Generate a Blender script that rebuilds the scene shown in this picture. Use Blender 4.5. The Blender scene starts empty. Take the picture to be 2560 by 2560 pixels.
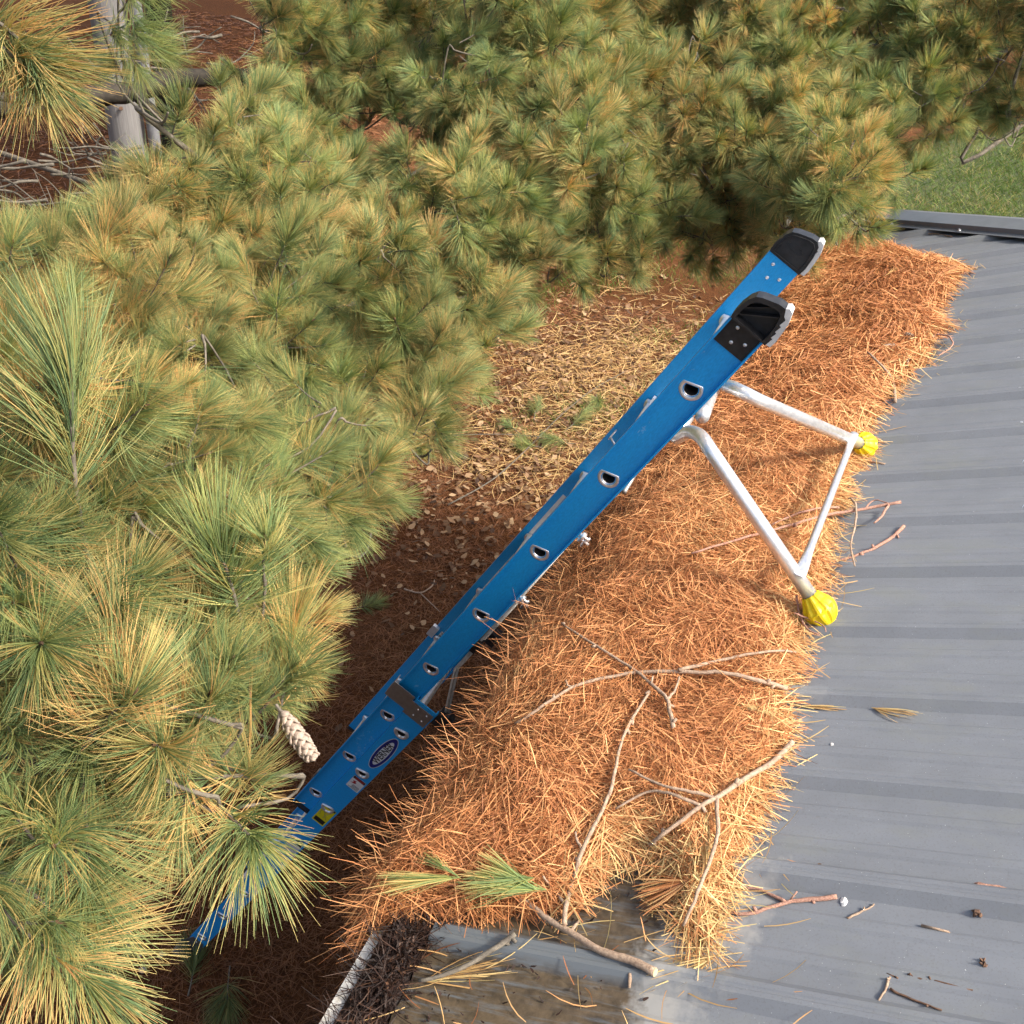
import bpy, math, random
import numpy as np
from mathutils import Vector, Matrix
random.seed(7); rng = np.random.default_rng(11)
sc = bpy.context.scene; COL = sc.collection; PI = math.pi

# ------------------------------------------------------------------ camera, sky, sun, exposure
CAM = np.array([0.51118, 0.27023, 4.41140])
B_R = np.array([0.92106658, 0.38328219, 0.06878314])
B_U = np.array([-0.27540884, 0.51631164, 0.81090829])
B_F = np.array([-0.27529317, 0.76584401, -0.5811167])
cam = bpy.data.cameras.new('camera'); camo = bpy.data.objects.new('camera', cam); COL.objects.link(camo)
cam.sensor_width = 36; cam.lens = 36 * 2425.16 / 2560; cam.clip_start = 0.02; cam.clip_end = 400
m = Matrix.Identity(4)
for i in range(3):
    m[i][0] = B_R[i]; m[i][1] = B_U[i]; m[i][2] = -B_F[i]; m[i][3] = CAM[i]
camo.matrix_world = m; sc.camera = camo
SUN_EL, SUN_AZ = math.radians(46), math.radians(-1)        # azimuth measured from +X (up the roof slope)
SD = Vector((math.cos(SUN_AZ) * math.cos(SUN_EL), math.sin(SUN_AZ) * math.cos(SUN_EL), math.sin(SUN_EL)))
w = bpy.data.worlds.new('World'); sc.world = w; w.use_nodes = True
nt = w.node_tree; bg = nt.nodes['Background']; sky = nt.nodes.new('ShaderNodeTexSky')
sky.sky_type = 'NISHITA'; sky.sun_disc = False; sky.sun_elevation = SUN_EL
sky.sun_rotation = math.radians(90) - SUN_AZ; sky.air_density = 1.0; sky.dust_density = 6.0; sky.ozone_density = 0.6
nt.links.new(sky.outputs[0], bg.inputs[0]); bg.inputs[1].default_value = 0.15
sl = bpy.data.lights.new('sun', 'SUN'); sl.energy = 2.6; sl.angle = math.radians(7); sl.color = (1, 0.95, 0.87)
so = bpy.data.objects.new('sun', sl); COL.objects.link(so); so.rotation_euler = SD.to_track_quat('Z', 'Y').to_euler()
so.location = (6, -2, 9)
sc.view_settings.view_transform = 'Standard'; sc.view_settings.look = 'None'
sc.view_settings.exposure = 1.1; sc.view_settings.gamma = 1; sc.view_settings.use_curve_mapping = False
sc.cycles.max_bounces = 6; sc.cycles.diffuse_bounces = 3; sc.cycles.transmission_bounces = 3

# ------------------------------------------------------------------ survey of the place (metres)
H = 2.7366; PIT = 0.377554; EX = 0.10                     # gutter lip height, roof pitch, eave edge of the panels
SN = np.array([-math.sin(PIT), 0, math.cos(PIT)]); SL = np.array([math.cos(PIT), 0, math.sin(PIT)])
E0 = np.array([EX, 0, H + 0.03])
def ray(px, py): return B_F + B_R * (px - 1280) / 2425.16 - B_U * (py - 1280) / 2425.16
def at_d(px, py, d):                                       # survey sighting + taped distance -> point
    r = ray(px, py); return CAM + r / np.linalg.norm(r) * d
def on_ground(px, py, z=0.0):
    r = ray(px, py); return CAM + r * ((z - CAM[2]) / r[2])
def on_roof(px, py, h=0.0):
    r = ray(px, py); q = E0 + SN * h; return CAM + r * (((q - CAM) @ SN) / (r @ SN))
def roof_sy(p): return ((p - E0) @ SL), p[1]
def roof_pt(s, y, h=0.0): return E0 + SL * s + np.array([0, y, 0]) + SN * h

# ------------------------------------------------------------------ material helpers
def new_mat(name):
    m = bpy.data.materials.new(name); m.use_nodes = True; return m, m.node_tree, m.node_tree.nodes['Principled BSDF']
def N(nt, typ, **kw):
    n = nt.nodes.new(typ)
    for k, v in kw.items():
        if k.startswith('i_'): n.inputs[k[2:]].default_value = v
        else: setattr(n, k, v)
    return n
def ramp(nt, fac, stops):
    r = nt.nodes.new('ShaderNodeValToRGB'); e = r.color_ramp.elements
    while len(e) < len(stops): e.new(0.5)
    for k, (p, c) in enumerate(stops): e[k].position = p; e[k].color = (*c, 1)
    nt.links.new(fac, r.inputs[0]); return r.outputs[0]
def mixc(nt, fac, a, b, mode='MIX'):
    n = nt.nodes.new('ShaderNodeMix'); n.data_type = 'RGBA'; n.blend_type = mode
    for sock, v in ((n.inputs[0], fac), (n.inputs[6], a), (n.inputs[7], b)):
        if isinstance(v, bpy.types.NodeSocket): nt.links.new(v, sock)
        else: sock.default_value = v if isinstance(v, (int, float)) else (*v, 1)
    return n.outputs[2]
def mth(nt, op, a, b=0.0, clamp=False):
    n = nt.nodes.new('ShaderNodeMath'); n.operation = op; n.use_clamp = clamp
    for s, v in ((n.inputs[0], a), (n.inputs[1], b)):
        if isinstance(v, bpy.types.NodeSocket): nt.links.new(v, s)
        else: s.default_value = v
    return n.outputs[0]
def coords(nt, scale=(1, 1, 1), world=False):
    if world: o = nt.nodes.new('ShaderNodeNewGeometry').outputs['Position']
    else: o = nt.nodes.new('ShaderNodeTexCoord').outputs['Object']
    mp = nt.nodes.new('ShaderNodeMapping'); mp.inputs['Scale'].default_value = scale
    nt.links.new(o, mp.inputs[0]); return mp.outputs[0]
def noise(nt, vec, scale, detail=4, rough=0.55, out='Fac'):
    n = N(nt, 'ShaderNodeTexNoise'); n.inputs['Scale'].default_value = scale; n.inputs['Detail'].default_value = detail
    n.inputs['Roughness'].default_value = rough; nt.links.new(vec, n.inputs['Vector']); return n.outputs[out]
def bump(nt, bs, h, strength=0.3, dist=0.01):
    b = N(nt, 'ShaderNodeBump'); b.inputs['Strength'].default_value = strength; b.inputs['Distance'].default_value = dist
    nt.links.new(h, b.inputs['Height']); nt.links.new(b.outputs[0], bs.inputs['Normal'])
def flat(name, col, rough=0.5, metal=0.0, var=0.12, scale=40, bmp=0.0):
    m, nt, bs = new_mat(name); v = coords(nt); f = noise(nt, v, scale)
    c2 = tuple(max(0, c * (1 - var * 2)) for c in col); c3 = tuple(min(1, c * (1 + var)) for c in col)
    nt.links.new(ramp(nt, f, [(0.3, c2), (0.7, c3)]), bs.inputs['Base Color'])
    bs.inputs['Roughness'].default_value = rough; bs.inputs['Metallic'].default_value = metal
    if bmp: bump(nt, bs, f, bmp, 0.002)
    return m
def attr(nt, name): return N(nt, 'ShaderNodeAttribute', attribute_name=name).outputs['Fac']

def needle_material(name, pal_a, pal_b, trans=0.45):
    """pine needles: per-bundle random 'nr', place along the needle 'al'; the object's colour sets how far the shoot has yellowed"""
    m, nt, bs = new_mat(name); nr = attr(nt, 'nr'); al = attr(nt, 'al'); ol = attr(nt, 'ol')
    oi = N(nt, 'ShaderNodeObjectInfo'); sp = N(nt, 'ShaderNodeSeparateColor'); nt.links.new(oi.outputs['Color'], sp.inputs[0])
    g = ramp(nt, nr, pal_a); y = ramp(nt, nr, pal_b)
    t = mth(nt, 'MULTIPLY', mth(nt, 'SUBTRACT', al, 0.45), sp.outputs[1])
    t = mth(nt, 'ADD', t, mth(nt, 'MULTIPLY', mth(nt, 'SUBTRACT', ol, 0.5), 0.45))
    t = mth(nt, 'ADD', t, mth(nt, 'MULTIPLY', mth(nt, 'SUBTRACT', nr, 0.5), 0.75))
    t = mth(nt, 'ADD', t, sp.outputs[0])
    t = mth(nt, 'MULTIPLY', mth(nt, 'SUBTRACT', t, 0.20), 1.35, True)
    c = mixc(nt, t, g, y)
    hs = N(nt, 'ShaderNodeHueSaturation'); nt.links.new(c, hs.inputs['Color'])
    nt.links.new(mth(nt, 'ADD', mth(nt, 'MULTIPLY', oi.outputs['Random'], 0.36), 0.84), hs.inputs['Value'])
    nt.links.new(hs.outputs[0], bs.inputs['Base Color']); bs.inputs['Roughness'].default_value = 0.5
    bs.inputs['Specular IOR Level'].default_value = 0.35
    tr = N(nt, 'ShaderNodeBsdfTranslucent'); nt.links.new(hs.outputs[0], tr.inputs[0])
    mx = N(nt, 'ShaderNodeMixShader'); mx.inputs[0].default_value = trans
    nt.links.new(bs.outputs[0], mx.inputs[1]); nt.links.new(tr.outputs[0], mx.inputs[2])
    nt.links.new(mx.outputs[0], nt.nodes['Material Output'].inputs[0]); return m
def litter_material(name, stops, rough=0.6, trans=0.12):
    m, nt, bs = new_mat(name); nr = attr(nt, 'nr')
    c = ramp(nt, nr, stops); nt.links.new(c, bs.inputs['Base Color']); bs.inputs['Roughness'].default_value = rough
    bs.inputs['Specular IOR Level'].default_value = 0.3
    tr = N(nt, 'ShaderNodeBsdfTranslucent'); nt.links.new(c, tr.inputs[0])
    mx = N(nt, 'ShaderNodeMixShader'); mx.inputs[0].default_value = trans
    nt.links.new(bs.outputs[0], mx.inputs[1]); nt.links.new(tr.outputs[0], mx.inputs[2])
    nt.links.new(mx.outputs[0], nt.nodes['Material Output'].inputs[0]); return m

GREEN = [(0.0, (0.20, 0.31, 0.14)), (0.5, (0.36, 0.44, 0.17)), (1.0, (0.54, 0.56, 0.19))]
YELLOW = [(0.0, (0.66, 0.64, 0.25)), (0.5, (0.82, 0.66, 0.28)), (1.0, (0.86, 0.54, 0.23))]
M = {}
M['needle'] = needle_material('green pine needles', GREEN, YELLOW)
M['dead'] = litter_material('orange dead needles', [(0.0, (0.13, 0.045, 0.018)), (0.3, (0.42, 0.165, 0.062)), (0.62, (0.62, 0.285, 0.112)), (0.9, (0.72, 0.41, 0.175)), (1.0, (0.74, 0.54, 0.24))])
M['straw'] = litter_material('pale straw needles', [(0.0, (0.42, 0.24, 0.09)), (0.6, (0.60, 0.40, 0.17)), (1.0, (0.56, 0.46, 0.20))])
M['litter'] = litter_material('fallen brown needles', [(0.0, (0.08, 0.034, 0.016)), (0.45, (0.21, 0.088, 0.038)), (0.85, (0.33, 0.15, 0.065)), (1.0, (0.42, 0.25, 0.12))])
M['leaf'] = litter_material('dry broad leaves', [(0.0, (0.05, 0.026, 0.015)), (0.55, (0.20, 0.11, 0.055)), (1.0, (0.40, 0.27, 0.15))], 0.7)
M['grass'] = litter_material('lawn blades', [(0.0, (0.045, 0.105, 0.015)), (0.55, (0.12, 0.19, 0.028)), (0.78, (0.26, 0.24, 0.07)), (1.0, (0.45, 0.33, 0.15))], 0.6, 0.3)
M['muck'] = litter_material('rotted gutter debris', [(0.0, (0.010, 0.006, 0.005)), (0.6, (0.040, 0.019, 0.012)), (0.92, (0.12, 0.060, 0.032)), (1.0, (0.38, 0.2, 0.09))])

def bark(name, a, b, scale=60):
    m, nt, bs = new_mat(name); v = coords(nt, world=True); f = noise(nt, v, scale, 6, 0.7)
    nt.links.new(ramp(nt, f, [(0.3, a), (0.68, b)]), bs.inputs['Base Color']); bs.inputs['Roughness'].default_value = 0.85
    bump(nt, bs, f, 0.6, 0.004); return m
M['bark'] = bark('grey pine bark', (0.05, 0.042, 0.033), (0.19, 0.165, 0.125), 45)
M['shadebark'] = bark('shade darkened bark', (0.010, 0.008, 0.006), (0.050, 0.040, 0.027), 40)  # bark colour lowered to paint in the shade on limb and far trunks
M['twig'] = bark('pale dry twig', (0.20, 0.13, 0.085), (0.46, 0.34, 0.24), 130)
M['redtwig'] = bark('reddish rough twig', (0.24, 0.11, 0.075), (0.50, 0.29, 0.21), 260)
M['cutwood'] = flat('pale cut wood', (0.55, 0.42, 0.24), 0.8)

# blue fibreglass
m, nt, bs = new_mat('blue fibreglass'); v = coords(nt, (1, 0.25, 1)); f = noise(nt, v, 420, 3)
f2 = noise(nt, coords(nt, (1, 0.5, 1)), 9, 5, 0.7); f3 = noise(nt, coords(nt, (1, .6, 1)), 90, 4, 0.8)
c = ramp(nt, f, [(0.3, (0.003, 0.235, 0.56)), (0.72, (0.006, 0.32, 0.72))])
sc1 = mth(nt, 'MULTIPLY', mth(nt, 'GREATER_THAN', f2, 0.66), mth(nt, 'GREATER_THAN', f3, 0.56))
c = mixc(nt, mth(nt, 'MULTIPLY', sc1, 0.45), c, (0.25, 0.45, 0.65))
nt.links.new(c, bs.inputs['Base Color']); bs.inputs['Roughness'].default_value = 0.42; bump(nt, bs, f, 0.15, 0.001); M['blue'] = m
def metal(name, col, r, sx=(1, 1, 1)):
    m, nt, bs = new_mat(name); f = noise(nt, coords(nt, sx), 70, 4, 0.7)
    nt.links.new(ramp(nt, f, [(0.3, tuple(c * .78 for c in col)), (0.7, col)]), bs.inputs['Base Color'])
    bs.inputs['Metallic'].default_value = 0.8
    nt.links.new(mth(nt, 'ADD', mth(nt, 'MULTIPLY', f, 0.2), r - 0.1), bs.inputs['Roughness']); return m
M['alu'] = metal('brushed aluminium', (0.86, 0.86, 0.86), 0.36); M['zinc'] = metal('dull plated steel', (0.36, 0.34, 0.31), 0.45)
M['black'] = flat('black moulded plastic', (0.017, 0.017, 0.018), 0.42, 0, 0.3, 60, 0.1)
M['bore_shade'] = flat('painted shade in rung bore', (0.03, 0.027, 0.025), 0.7)  # near-black colour paints the shade inside the hollow aluminium rungs
M['pad'] = flat('grey rubber pad', (0.50, 0.50, 0.49), 0.7); M['shoe'] = flat('cast ladder shoe', (0.14, 0.135, 0.13), 0.5, 0.5)
M['yellow'] = flat('bright yellow rubber', (0.66, 0.52, 0.004), 0.45, 0, 0.10, 30)
M['label_white'] = flat('white sticker', (0.62, 0.62, 0.60), 0.5, 0, 0.05); M['label_silver'] = flat('silver sticker', (0.60, 0.62, 0.62), 0.45, 0, 0.05)
M['navy'] = flat('navy sticker', (0.006, 0.016, 0.16), 0.4); M['ink'] = flat('black ink', (0.01, 0.01, 0.01), 0.5)
M['label_yellow'] = flat('yellow sticker', (0.62, 0.54, 0.01), 0.5, 0, 0.05); M['red'] = flat('red ink', (0.35, 0.02, 0.02), 0.5)
M['rope'] = flat('white rope', (0.55, 0.53, 0.48), 0.8)

# painted roof sheet, with the dirt film left where the pile was scraped away near the eave
m, nt, bs = new_mat('blue grey painted roof sheet')
vw = coords(nt, world=True); sepx = N(nt, 'ShaderNodeSeparateXYZ'); nt.links.new(vw, sepx.inputs[0]); X_, Y_ = sepx.outputs[0], sepx.outputs[1]
fine = noise(nt, vw, 260, 3, 0.7); mid = noise(nt, coords(nt, (2, 9, 2), True), 3, 5, 0.6); speck = noise(nt, vw, 420, 1, 0.4)
mid = noise(nt, coords(nt, (1, 1.6, 1), True), 7, 5, 0.65)
c = ramp(nt, mid, [(0.3, (0.150, 0.162, 0.178)), (0.7, (0.180, 0.194, 0.212))])
c = mixc(nt, mth(nt, 'MULTIPLY', mth(nt, 'LESS_THAN', fine, 0.42), 0.30), c, (0.11, 0.11, 0.105))
c = mixc(nt, mth(nt, 'GREATER_THAN', speck, 0.80), c, (0.62, 0.62, 0.58))
c = mixc(nt, mth(nt, 'MULTIPLY', mth(nt, 'SUBTRACT', noise(nt, coords(nt, (1.4, 3, 1), True), 4, 5, 0.7), 0.52), 2.2, True), c, (0.185, 0.195, 0.17))
wob = mth(nt, 'MULTIPLY', mth(nt, 'SUBTRACT', noise(nt, vw, 9, 5, 0.65), 0.5), 0.42)
wob2 = mth(nt, 'MULTIPLY', mth(nt, 'SUBTRACT', noise(nt, coords(nt, (0.5, 6, 1), True), 14, 6, 0.7), 0.5), 0.5)
edge = mth(nt, 'SUBTRACT', mth(nt, 'ADD', X_, wob), 0.62)                     # chalky drying margin
pale = mth(nt, 'MULTIPLY', mth(nt, 'SUBTRACT', 0.0, edge), 14, True)
low = mth(nt, 'MULTIPLY', mth(nt, 'SUBTRACT', 2.15, Y_), 2.2, True)
c = mixc(nt, mth(nt, 'MULTIPLY', mth(nt, 'MULTIPLY', pale, low), 0.75), c, (0.33, 0.325, 0.30))
wet = mth(nt, 'MULTIPLY', mth(nt, 'SUBTRACT', 0.50, mth(nt, 'ADD', X_, mth(nt, 'MULTIPLY', wob, 0.55))), 30, True)
mud = mth(nt, 'MULTIPLY', mth(nt, 'ADD', wob2, 0.11), 9.0, True)
wetm = mth(nt, 'MULTIPLY', wet, low)
ph_ = mth(nt, 'FRACT', mth(nt, 'MULTIPLY', mth(nt, 'SUBTRACT', 2.7605 + .1143 + 2.286, mth(nt, 'ADD', Y_, mth(nt, 'MULTIPLY', wob, .05))), 1 / .2286)); rd_ = mth(nt, 'ABSOLUTE', mth(nt, 'SUBTRACT', ph_, .5))
mud = mth(nt, 'SUBTRACT', mud, mth(nt, 'MULTIPLY', mth(nt, 'SUBTRACT', .14, rd_), 14, True), True)
c = mixc(nt, wetm, c, mixc(nt, mud, (0.13, 0.145, 0.155), ramp(nt, noise(nt, vw, 40, 5, .7), [(0.35, (0.055, 0.042, 0.028)), (0.7, (0.135, 0.10, 0.062))])))
nt.links.new(c, bs.inputs['Base Color'])
nt.links.new(mth(nt, 'SUBTRACT', 0.56, mth(nt, 'MULTIPLY', wetm, 0.28)), bs.inputs['Roughness']); bs.inputs['Specular IOR Level'].default_value = 0.3
bump(nt, bs, fine, 0.06, 0.001); M['roof'] = m
M['trim'] = flat('painted trim sheet', (0.145, 0.16, 0.178), 0.42, 0, 0.06, 20)
m, nt, bs = new_mat('white gutter paint'); f = noise(nt, coords(nt, (1, 1, 1), True), 45, 6, 0.75)
nt.links.new(ramp(nt, f, [(0.30, (0.22, 0.17, 0.12)), (0.42, (0.55, 0.52, 0.46)), (0.6, (0.74, 0.73, 0.68))]), bs.inputs['Base Color']); bs.inputs['Roughness'].default_value = 0.6; M['gutter'] = m
M['wall'] = flat('painted wall siding', (0.42, 0.40, 0.36), 0.8)
# pole
m, nt, bs = new_mat('weathered pole wood'); f = noise(nt, coords(nt, (14, 14, 0.5)), 6, 6, 0.65); g = noise(nt, coords(nt, (40, 40, 0.35)), 5, 3, 0.8)
c = ramp(nt, f, [(0.3, (0.13, 0.128, 0.128)), (0.7, (0.22, 0.215, 0.21))]); c = mixc(nt, mth(nt, 'MULTIPLY', mth(nt, 'LESS_THAN', g, 0.36), 0.6), c, (0.10, 0.09, 0.08))
nt.links.new(c, bs.inputs['Base Color']); bs.inputs['Roughness'].default_value = 0.85; bump(nt, bs, f, 0.4, 0.01); M['pole'] = m
M['conduit'] = flat('grey plastic conduit', (0.16, 0.165, 0.175), 0.5)
# ground
m, nt, bs = new_mat('needle covered soil'); vw = coords(nt, world=True)
a = noise(nt, vw, 0.55, 5, 0.6); b = noise(nt, vw, 7, 6, 0.7); s1_ = noise(nt, coords(nt, (1, 5, 1), True), 32, 5, 0.75); s2_ = noise(nt, coords(nt, (5, 1, 1), True), 32, 5, 0.75)
st = mth(nt, 'MAXIMUM', s1_, s2_)
c = ramp(nt, st, [(0.42, (0.035, 0.015, 0.007)), (0.56, (0.115, 0.046, 0.017)), (0.70, (0.25, 0.105, 0.038))])
c = mixc(nt, mth(nt, 'MULTIPLY', mth(nt, 'SUBTRACT', b, 0.55), 3, True), c, (0.05, 0.032, 0.022))
c = mixc(nt, mth(nt, 'MULTIPLY', mth(nt, 'SUBTRACT', a, 0.52), 2.5, True), c, (0.16, 0.085, 0.045))
nt.links.new(c, bs.inputs['Base Color']); bs.inputs['Roughness'].default_value = 1.0; bs.inputs['Specular IOR Level'].default_value = 0.1; bump(nt, bs, st, 0.7, 0.03); M['soil'] = m
m, nt, bs = new_mat('turf soil'); f = noise(nt, coords(nt, world=True), 5, 6, 0.7)
nt.links.new(ramp(nt, f, [(0.35, (0.03, 0.045, 0.012)), (0.55, (0.06, 0.07, 0.02)), (0.75, (0.12, 0.075, 0.035))]), bs.inputs['Base Color']); bs.inputs['Roughness'].default_value = 0.95; bump(nt, bs, f, 0.8, 0.05); M['turf'] = m
m, nt, bs = new_mat('pile core'); f = noise(nt, coords(nt, world=True), 120, 5, 0.8)
nt.links.new(ramp(nt, f, [(0.35, (0.07, 0.028, 0.012)), (0.7, (0.27, 0.11, 0.04))]), bs.inputs['Base Color']); bs.inputs['Roughness'].default_value = 0.95; bump(nt, bs, f, 0.8, 0.01); M['core'] = m
M['cone_pale'] = flat('resin frosted cone scales', (0.36, 0.285, 0.225), 0.85, 0, 0.3, 90, 0.3); M['cone_dark'] = flat('dark cone scales', (0.10, 0.062, 0.045), 0.8, 0, 0.4, 90, 0.3)
M['husk'] = flat('brown husk', (0.13, 0.07, 0.04), 0.8, 0, 0.35, 120); M['stone'] = flat('pale pebble', (0.42, 0.38, 0.31), 0.8, 0, 0.2, 60)

# ------------------------------------------------------------------ object helpers
def link(o): COL.objects.link(o); return o
def tag(o, label=None, cat=None, group=None, kind=None):
    for k, v in (('label', label), ('category', cat), ('group', group), ('kind', kind)):
        if v: o[k] = v
    return o
def empty(name, loc=(0, 0, 0), mat=None):
    o = bpy.data.objects.new(name, None); o.empty_display_size = 0.1; link(o)
    if mat is not None: o.matrix_world = mat
    else: o.location = loc
    return o
def obj(name, me, parent=None):
    o = bpy.data.objects.new(name, me); link(o)
    if parent: o.parent = parent
    return o
def npmesh(name, V, Q, mats, attrs=None, smooth=False, tri=None, midx=None):
    V = np.asarray(V, np.float32).reshape(-1, 3); Q = np.asarray(Q, np.int32).reshape(-1, 4)
    T = np.zeros((0, 3), np.int32) if tri is None else np.asarray(tri, np.int32).reshape(-1, 3)
    me = bpy.data.meshes.new(name); me.vertices.add(len(V)); me.vertices.foreach_set('co', V.ravel())
    me.loops.add(Q.size + T.size); me.loops.foreach_set('vertex_index', np.concatenate([Q.ravel(), T.ravel()]))
    me.polygons.add(len(Q) + len(T))
    st = np.concatenate([np.arange(len(Q)) * 4, Q.size + np.arange(len(T)) * 3]).astype(np.int32)
    me.polygons.foreach_set('loop_start', st)
    me.polygons.foreach_set('loop_total', np.concatenate([np.full(len(Q), 4), np.full(len(T), 3)]).astype(np.int32))
    if smooth: me.polygons.foreach_set('use_smooth', np.ones(len(Q) + len(T), bool))
    if midx is not None: me.polygons.foreach_set('material_index', np.asarray(midx, np.int32))
    for mm in mats: me.materials.append(mm)
    if attrs:
        for k, a in attrs.items():
            at = me.attributes.new(k, 'FLOAT', 'POINT'); at.data.foreach_set('value', np.asarray(a, np.float32).ravel())
    me.update(calc_edges=True); return me
class MB:
    def __init__(s): s.V = []; s.F = []; s.I = []
    def add(s, V, F, mi=0):
        b = len(s.V); s.V += [tuple(v) for v in V]; s.F += [tuple(b + i for i in f) for f in F]; s.I += [mi] * len(F); return s
    def box(s, a, b, mi=0):
        (x0, y0, z0), (x1, y1, z1) = a, b
        return s.add([(x0, y0, z0), (x1, y0, z0), (x1, y1, z0), (x0, y1, z0), (x0, y0, z1), (x1, y0, z1), (x1, y1, z1), (x0, y1, z1)],
                     [(3, 2, 1, 0), (4, 5, 6, 7), (0, 1, 5, 4), (1, 2, 6, 5), (2, 3, 7, 6), (3, 0, 4, 7)], mi)
    def prism(s, poly, f0, f1, mi=0):              # poly of 2-D points, f0/f1 map a 2-D point to the two end faces
        n = len(poly); V = [f0(p) for p in poly] + [f1(p) for p in poly]
        return s.add(V, [tuple(range(n - 1, -1, -1)), tuple(range(n, 2 * n))] + [(i, (i + 1) % n, n + (i + 1) % n, n + i) for i in range(n)], mi)
    def tube(s, pts, rad, n=8, cap=True, mi=0, jit=0):
        pts = [Vector(p) for p in pts]; k = len(pts); rad = rad if hasattr(rad, '__len__') else [rad] * k
        V = []; up = Vector((0.13, 0.21, 0.97)); prev = None
        for i, p in enumerate(pts):
            t = (pts[min(i + 1, k - 1)] - pts[max(i - 1, 0)]).normalized()
            a = (up - t * up.dot(t)) if prev is None else (prev - t * prev.dot(t))
            if a.length < 1e-4: a = t.orthogonal()
            a.normalize(); prev = a; b = t.cross(a)
            for j in range(n):
                q = 2 * PI * j / n; r = rad[i] * (1 + (random.random() - .5) * jit)
                V.append(p + a * (math.cos(q) * r) + b * (math.sin(q) * r))
        F = [(i * n + j, i * n + (j + 1) % n, (i + 1) * n + (j + 1) % n, (i + 1) * n + j) for i in range(k - 1) for j in range(n)]
        if cap: F += [tuple(range(n - 1, -1, -1)), tuple(range((k - 1) * n, k * n))]
        return s.add(V, F, mi)
    def build(s, name, mats, parent=None, smooth=False):
        me = bpy.data.meshes.new(name); me.from_pydata(s.V, [], s.F)
        for mm in (mats if isinstance(mats, (list, tuple)) else [mats]): me.materials.append(mm)
        me.polygons.foreach_set('material_index', s.I)
        if smooth: me.polygons.foreach_set('use_smooth', [True] * len(s.F))
        me.update(); return obj(name, me, parent)
def smooth_path(pts, n=4):
    P = [Vector(p) for p in pts]
    if len(P) < 3: return P
    out = []
    for i in range(len(P) - 1):
        p0, p1, p2, p3 = P[max(i - 1, 0)], P[i], P[i + 1], P[min(i + 2, len(P) - 1)]
        for k in range(n):
            t = k / n; out.append(0.5 * ((2 * p1) + (p2 - p0) * t + (2 * p0 - 5 * p1 + 4 * p2 - p3) * t * t + (3 * p1 - p0 - 3 * p2 + p3) * t ** 3))
    return out + [P[-1]]

def needles(P0, D, L, wid, curve, k=4, up=None):
    """flat ribbons: P0 roots (n,3), D directions, L lengths, curve sideways bend vectors -> V (n*k*2,3), quads, along"""
    n = len(P0); t = np.linspace(0, 1, k)[None, :, None]
    C = P0[:, None] + D[:, None] * (L[:, None, None] * t) + curve[:, None] * (L[:, None, None] * t ** 2)
    if up is None: up = rng.normal(size=(n, 3)) * 0.55 + np.array([0, 0, 1.0])
    W = np.cross(D, up); W /= np.linalg.norm(W, axis=1, keepdims=True) + 1e-9
    taper = np.array([0.75] + [1.0] * (k - 2) + [0.45])[None, :, None]
    hw = W[:, None] * (np.asarray(wid).reshape(-1, 1, 1) * 0.5) * taper
    V = np.stack([C - hw, C + hw], 2).reshape(-1, 3)
    b = (np.arange(n) * k * 2)[:, None] + (np.arange(k - 1) * 2)[None]
    Q = np.stack([b, b + 1, b + 3, b + 2], -1).reshape(-1, 4)
    return V, Q, np.broadcast_to(np.linspace(0, 1, k)[None, :, None], (n, k, 2)).reshape(-1)
def rep(a, k): return np.repeat(a, k * 2)
def unit(a): return a / (np.linalg.norm(a, axis=-1, keepdims=True) + 1e-9)
def in_poly(P, poly):
    P = np.atleast_2d(P); x, y = P[:, 0], P[:, 1]; ins = np.zeros(len(P), bool); n = len(poly)
    for i in range(n):
        x0, y0 = poly[i]; x1, y1 = poly[(i + 1) % n]
        c = ((y0 > y) != (y1 > y)) & (x < (x1 - x0) * (y - y0) / ((y1 - y0) + 1e-12) + x0); ins ^= c
    return ins
def seg_dist(P, poly):
    d = np.full(len(P), 1e9)
    for i in range(len(poly)):
        a = np.array(poly[i]); b = np.array(poly[(i + 1) % len(poly)]); ab = b - a
        t = np.clip(((P - a) @ ab) / (ab @ ab + 1e-12), 0, 1); d = np.minimum(d, np.linalg.norm(P - (a + t[:, None] * ab), axis=1))
    return d
def vnoise(x, y, seed, f):                           # cheap smooth noise
    r = np.random.default_rng(seed); o = 0
    for i in range(5):
        a = r.uniform(0, 2 * PI); ph = r.uniform(0, 6.28); ff = f * r.uniform(0.6, 1.6)
        o = o + np.sin((x * math.cos(a) + y * math.sin(a)) * ff + ph)
    return o / 5

# ------------------------------------------------------------------ ground
gx = np.concatenate([np.linspace(-90, -14, 14), np.linspace(-13, 5, 90), np.linspace(6, 90, 16)])
gy = np.concatenate([np.linspace(-60, -3, 12), np.linspace(-2, 22, 110), np.linspace(23, 140, 20)])
GX, GY = np.meshgrid(gx, gy, indexing='ij')
def gz(x, y):
    f = np.exp(-((x + 3) ** 2) / 160 - ((y - 7) ** 2) / 260); return (vnoise(x, y, 3, 2.2) * 0.035 + vnoise(x, y, 4, 7) * 0.012) * f - 0.02
V = np.stack([GX, GY, gz(GX, GY)], -1).reshape(-1, 3); ny = len(gy)
ii, jj = np.meshgrid(np.arange(len(gx) - 1), np.arange(ny - 1), indexing='ij'); b = (ii * ny + jj).ravel()
g = obj('ground', npmesh('ground', V, np.stack([b, b + ny, b + ny + 1, b + 1], -1), [M['soil']], smooth=True)); tag(g, kind='structure')
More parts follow.
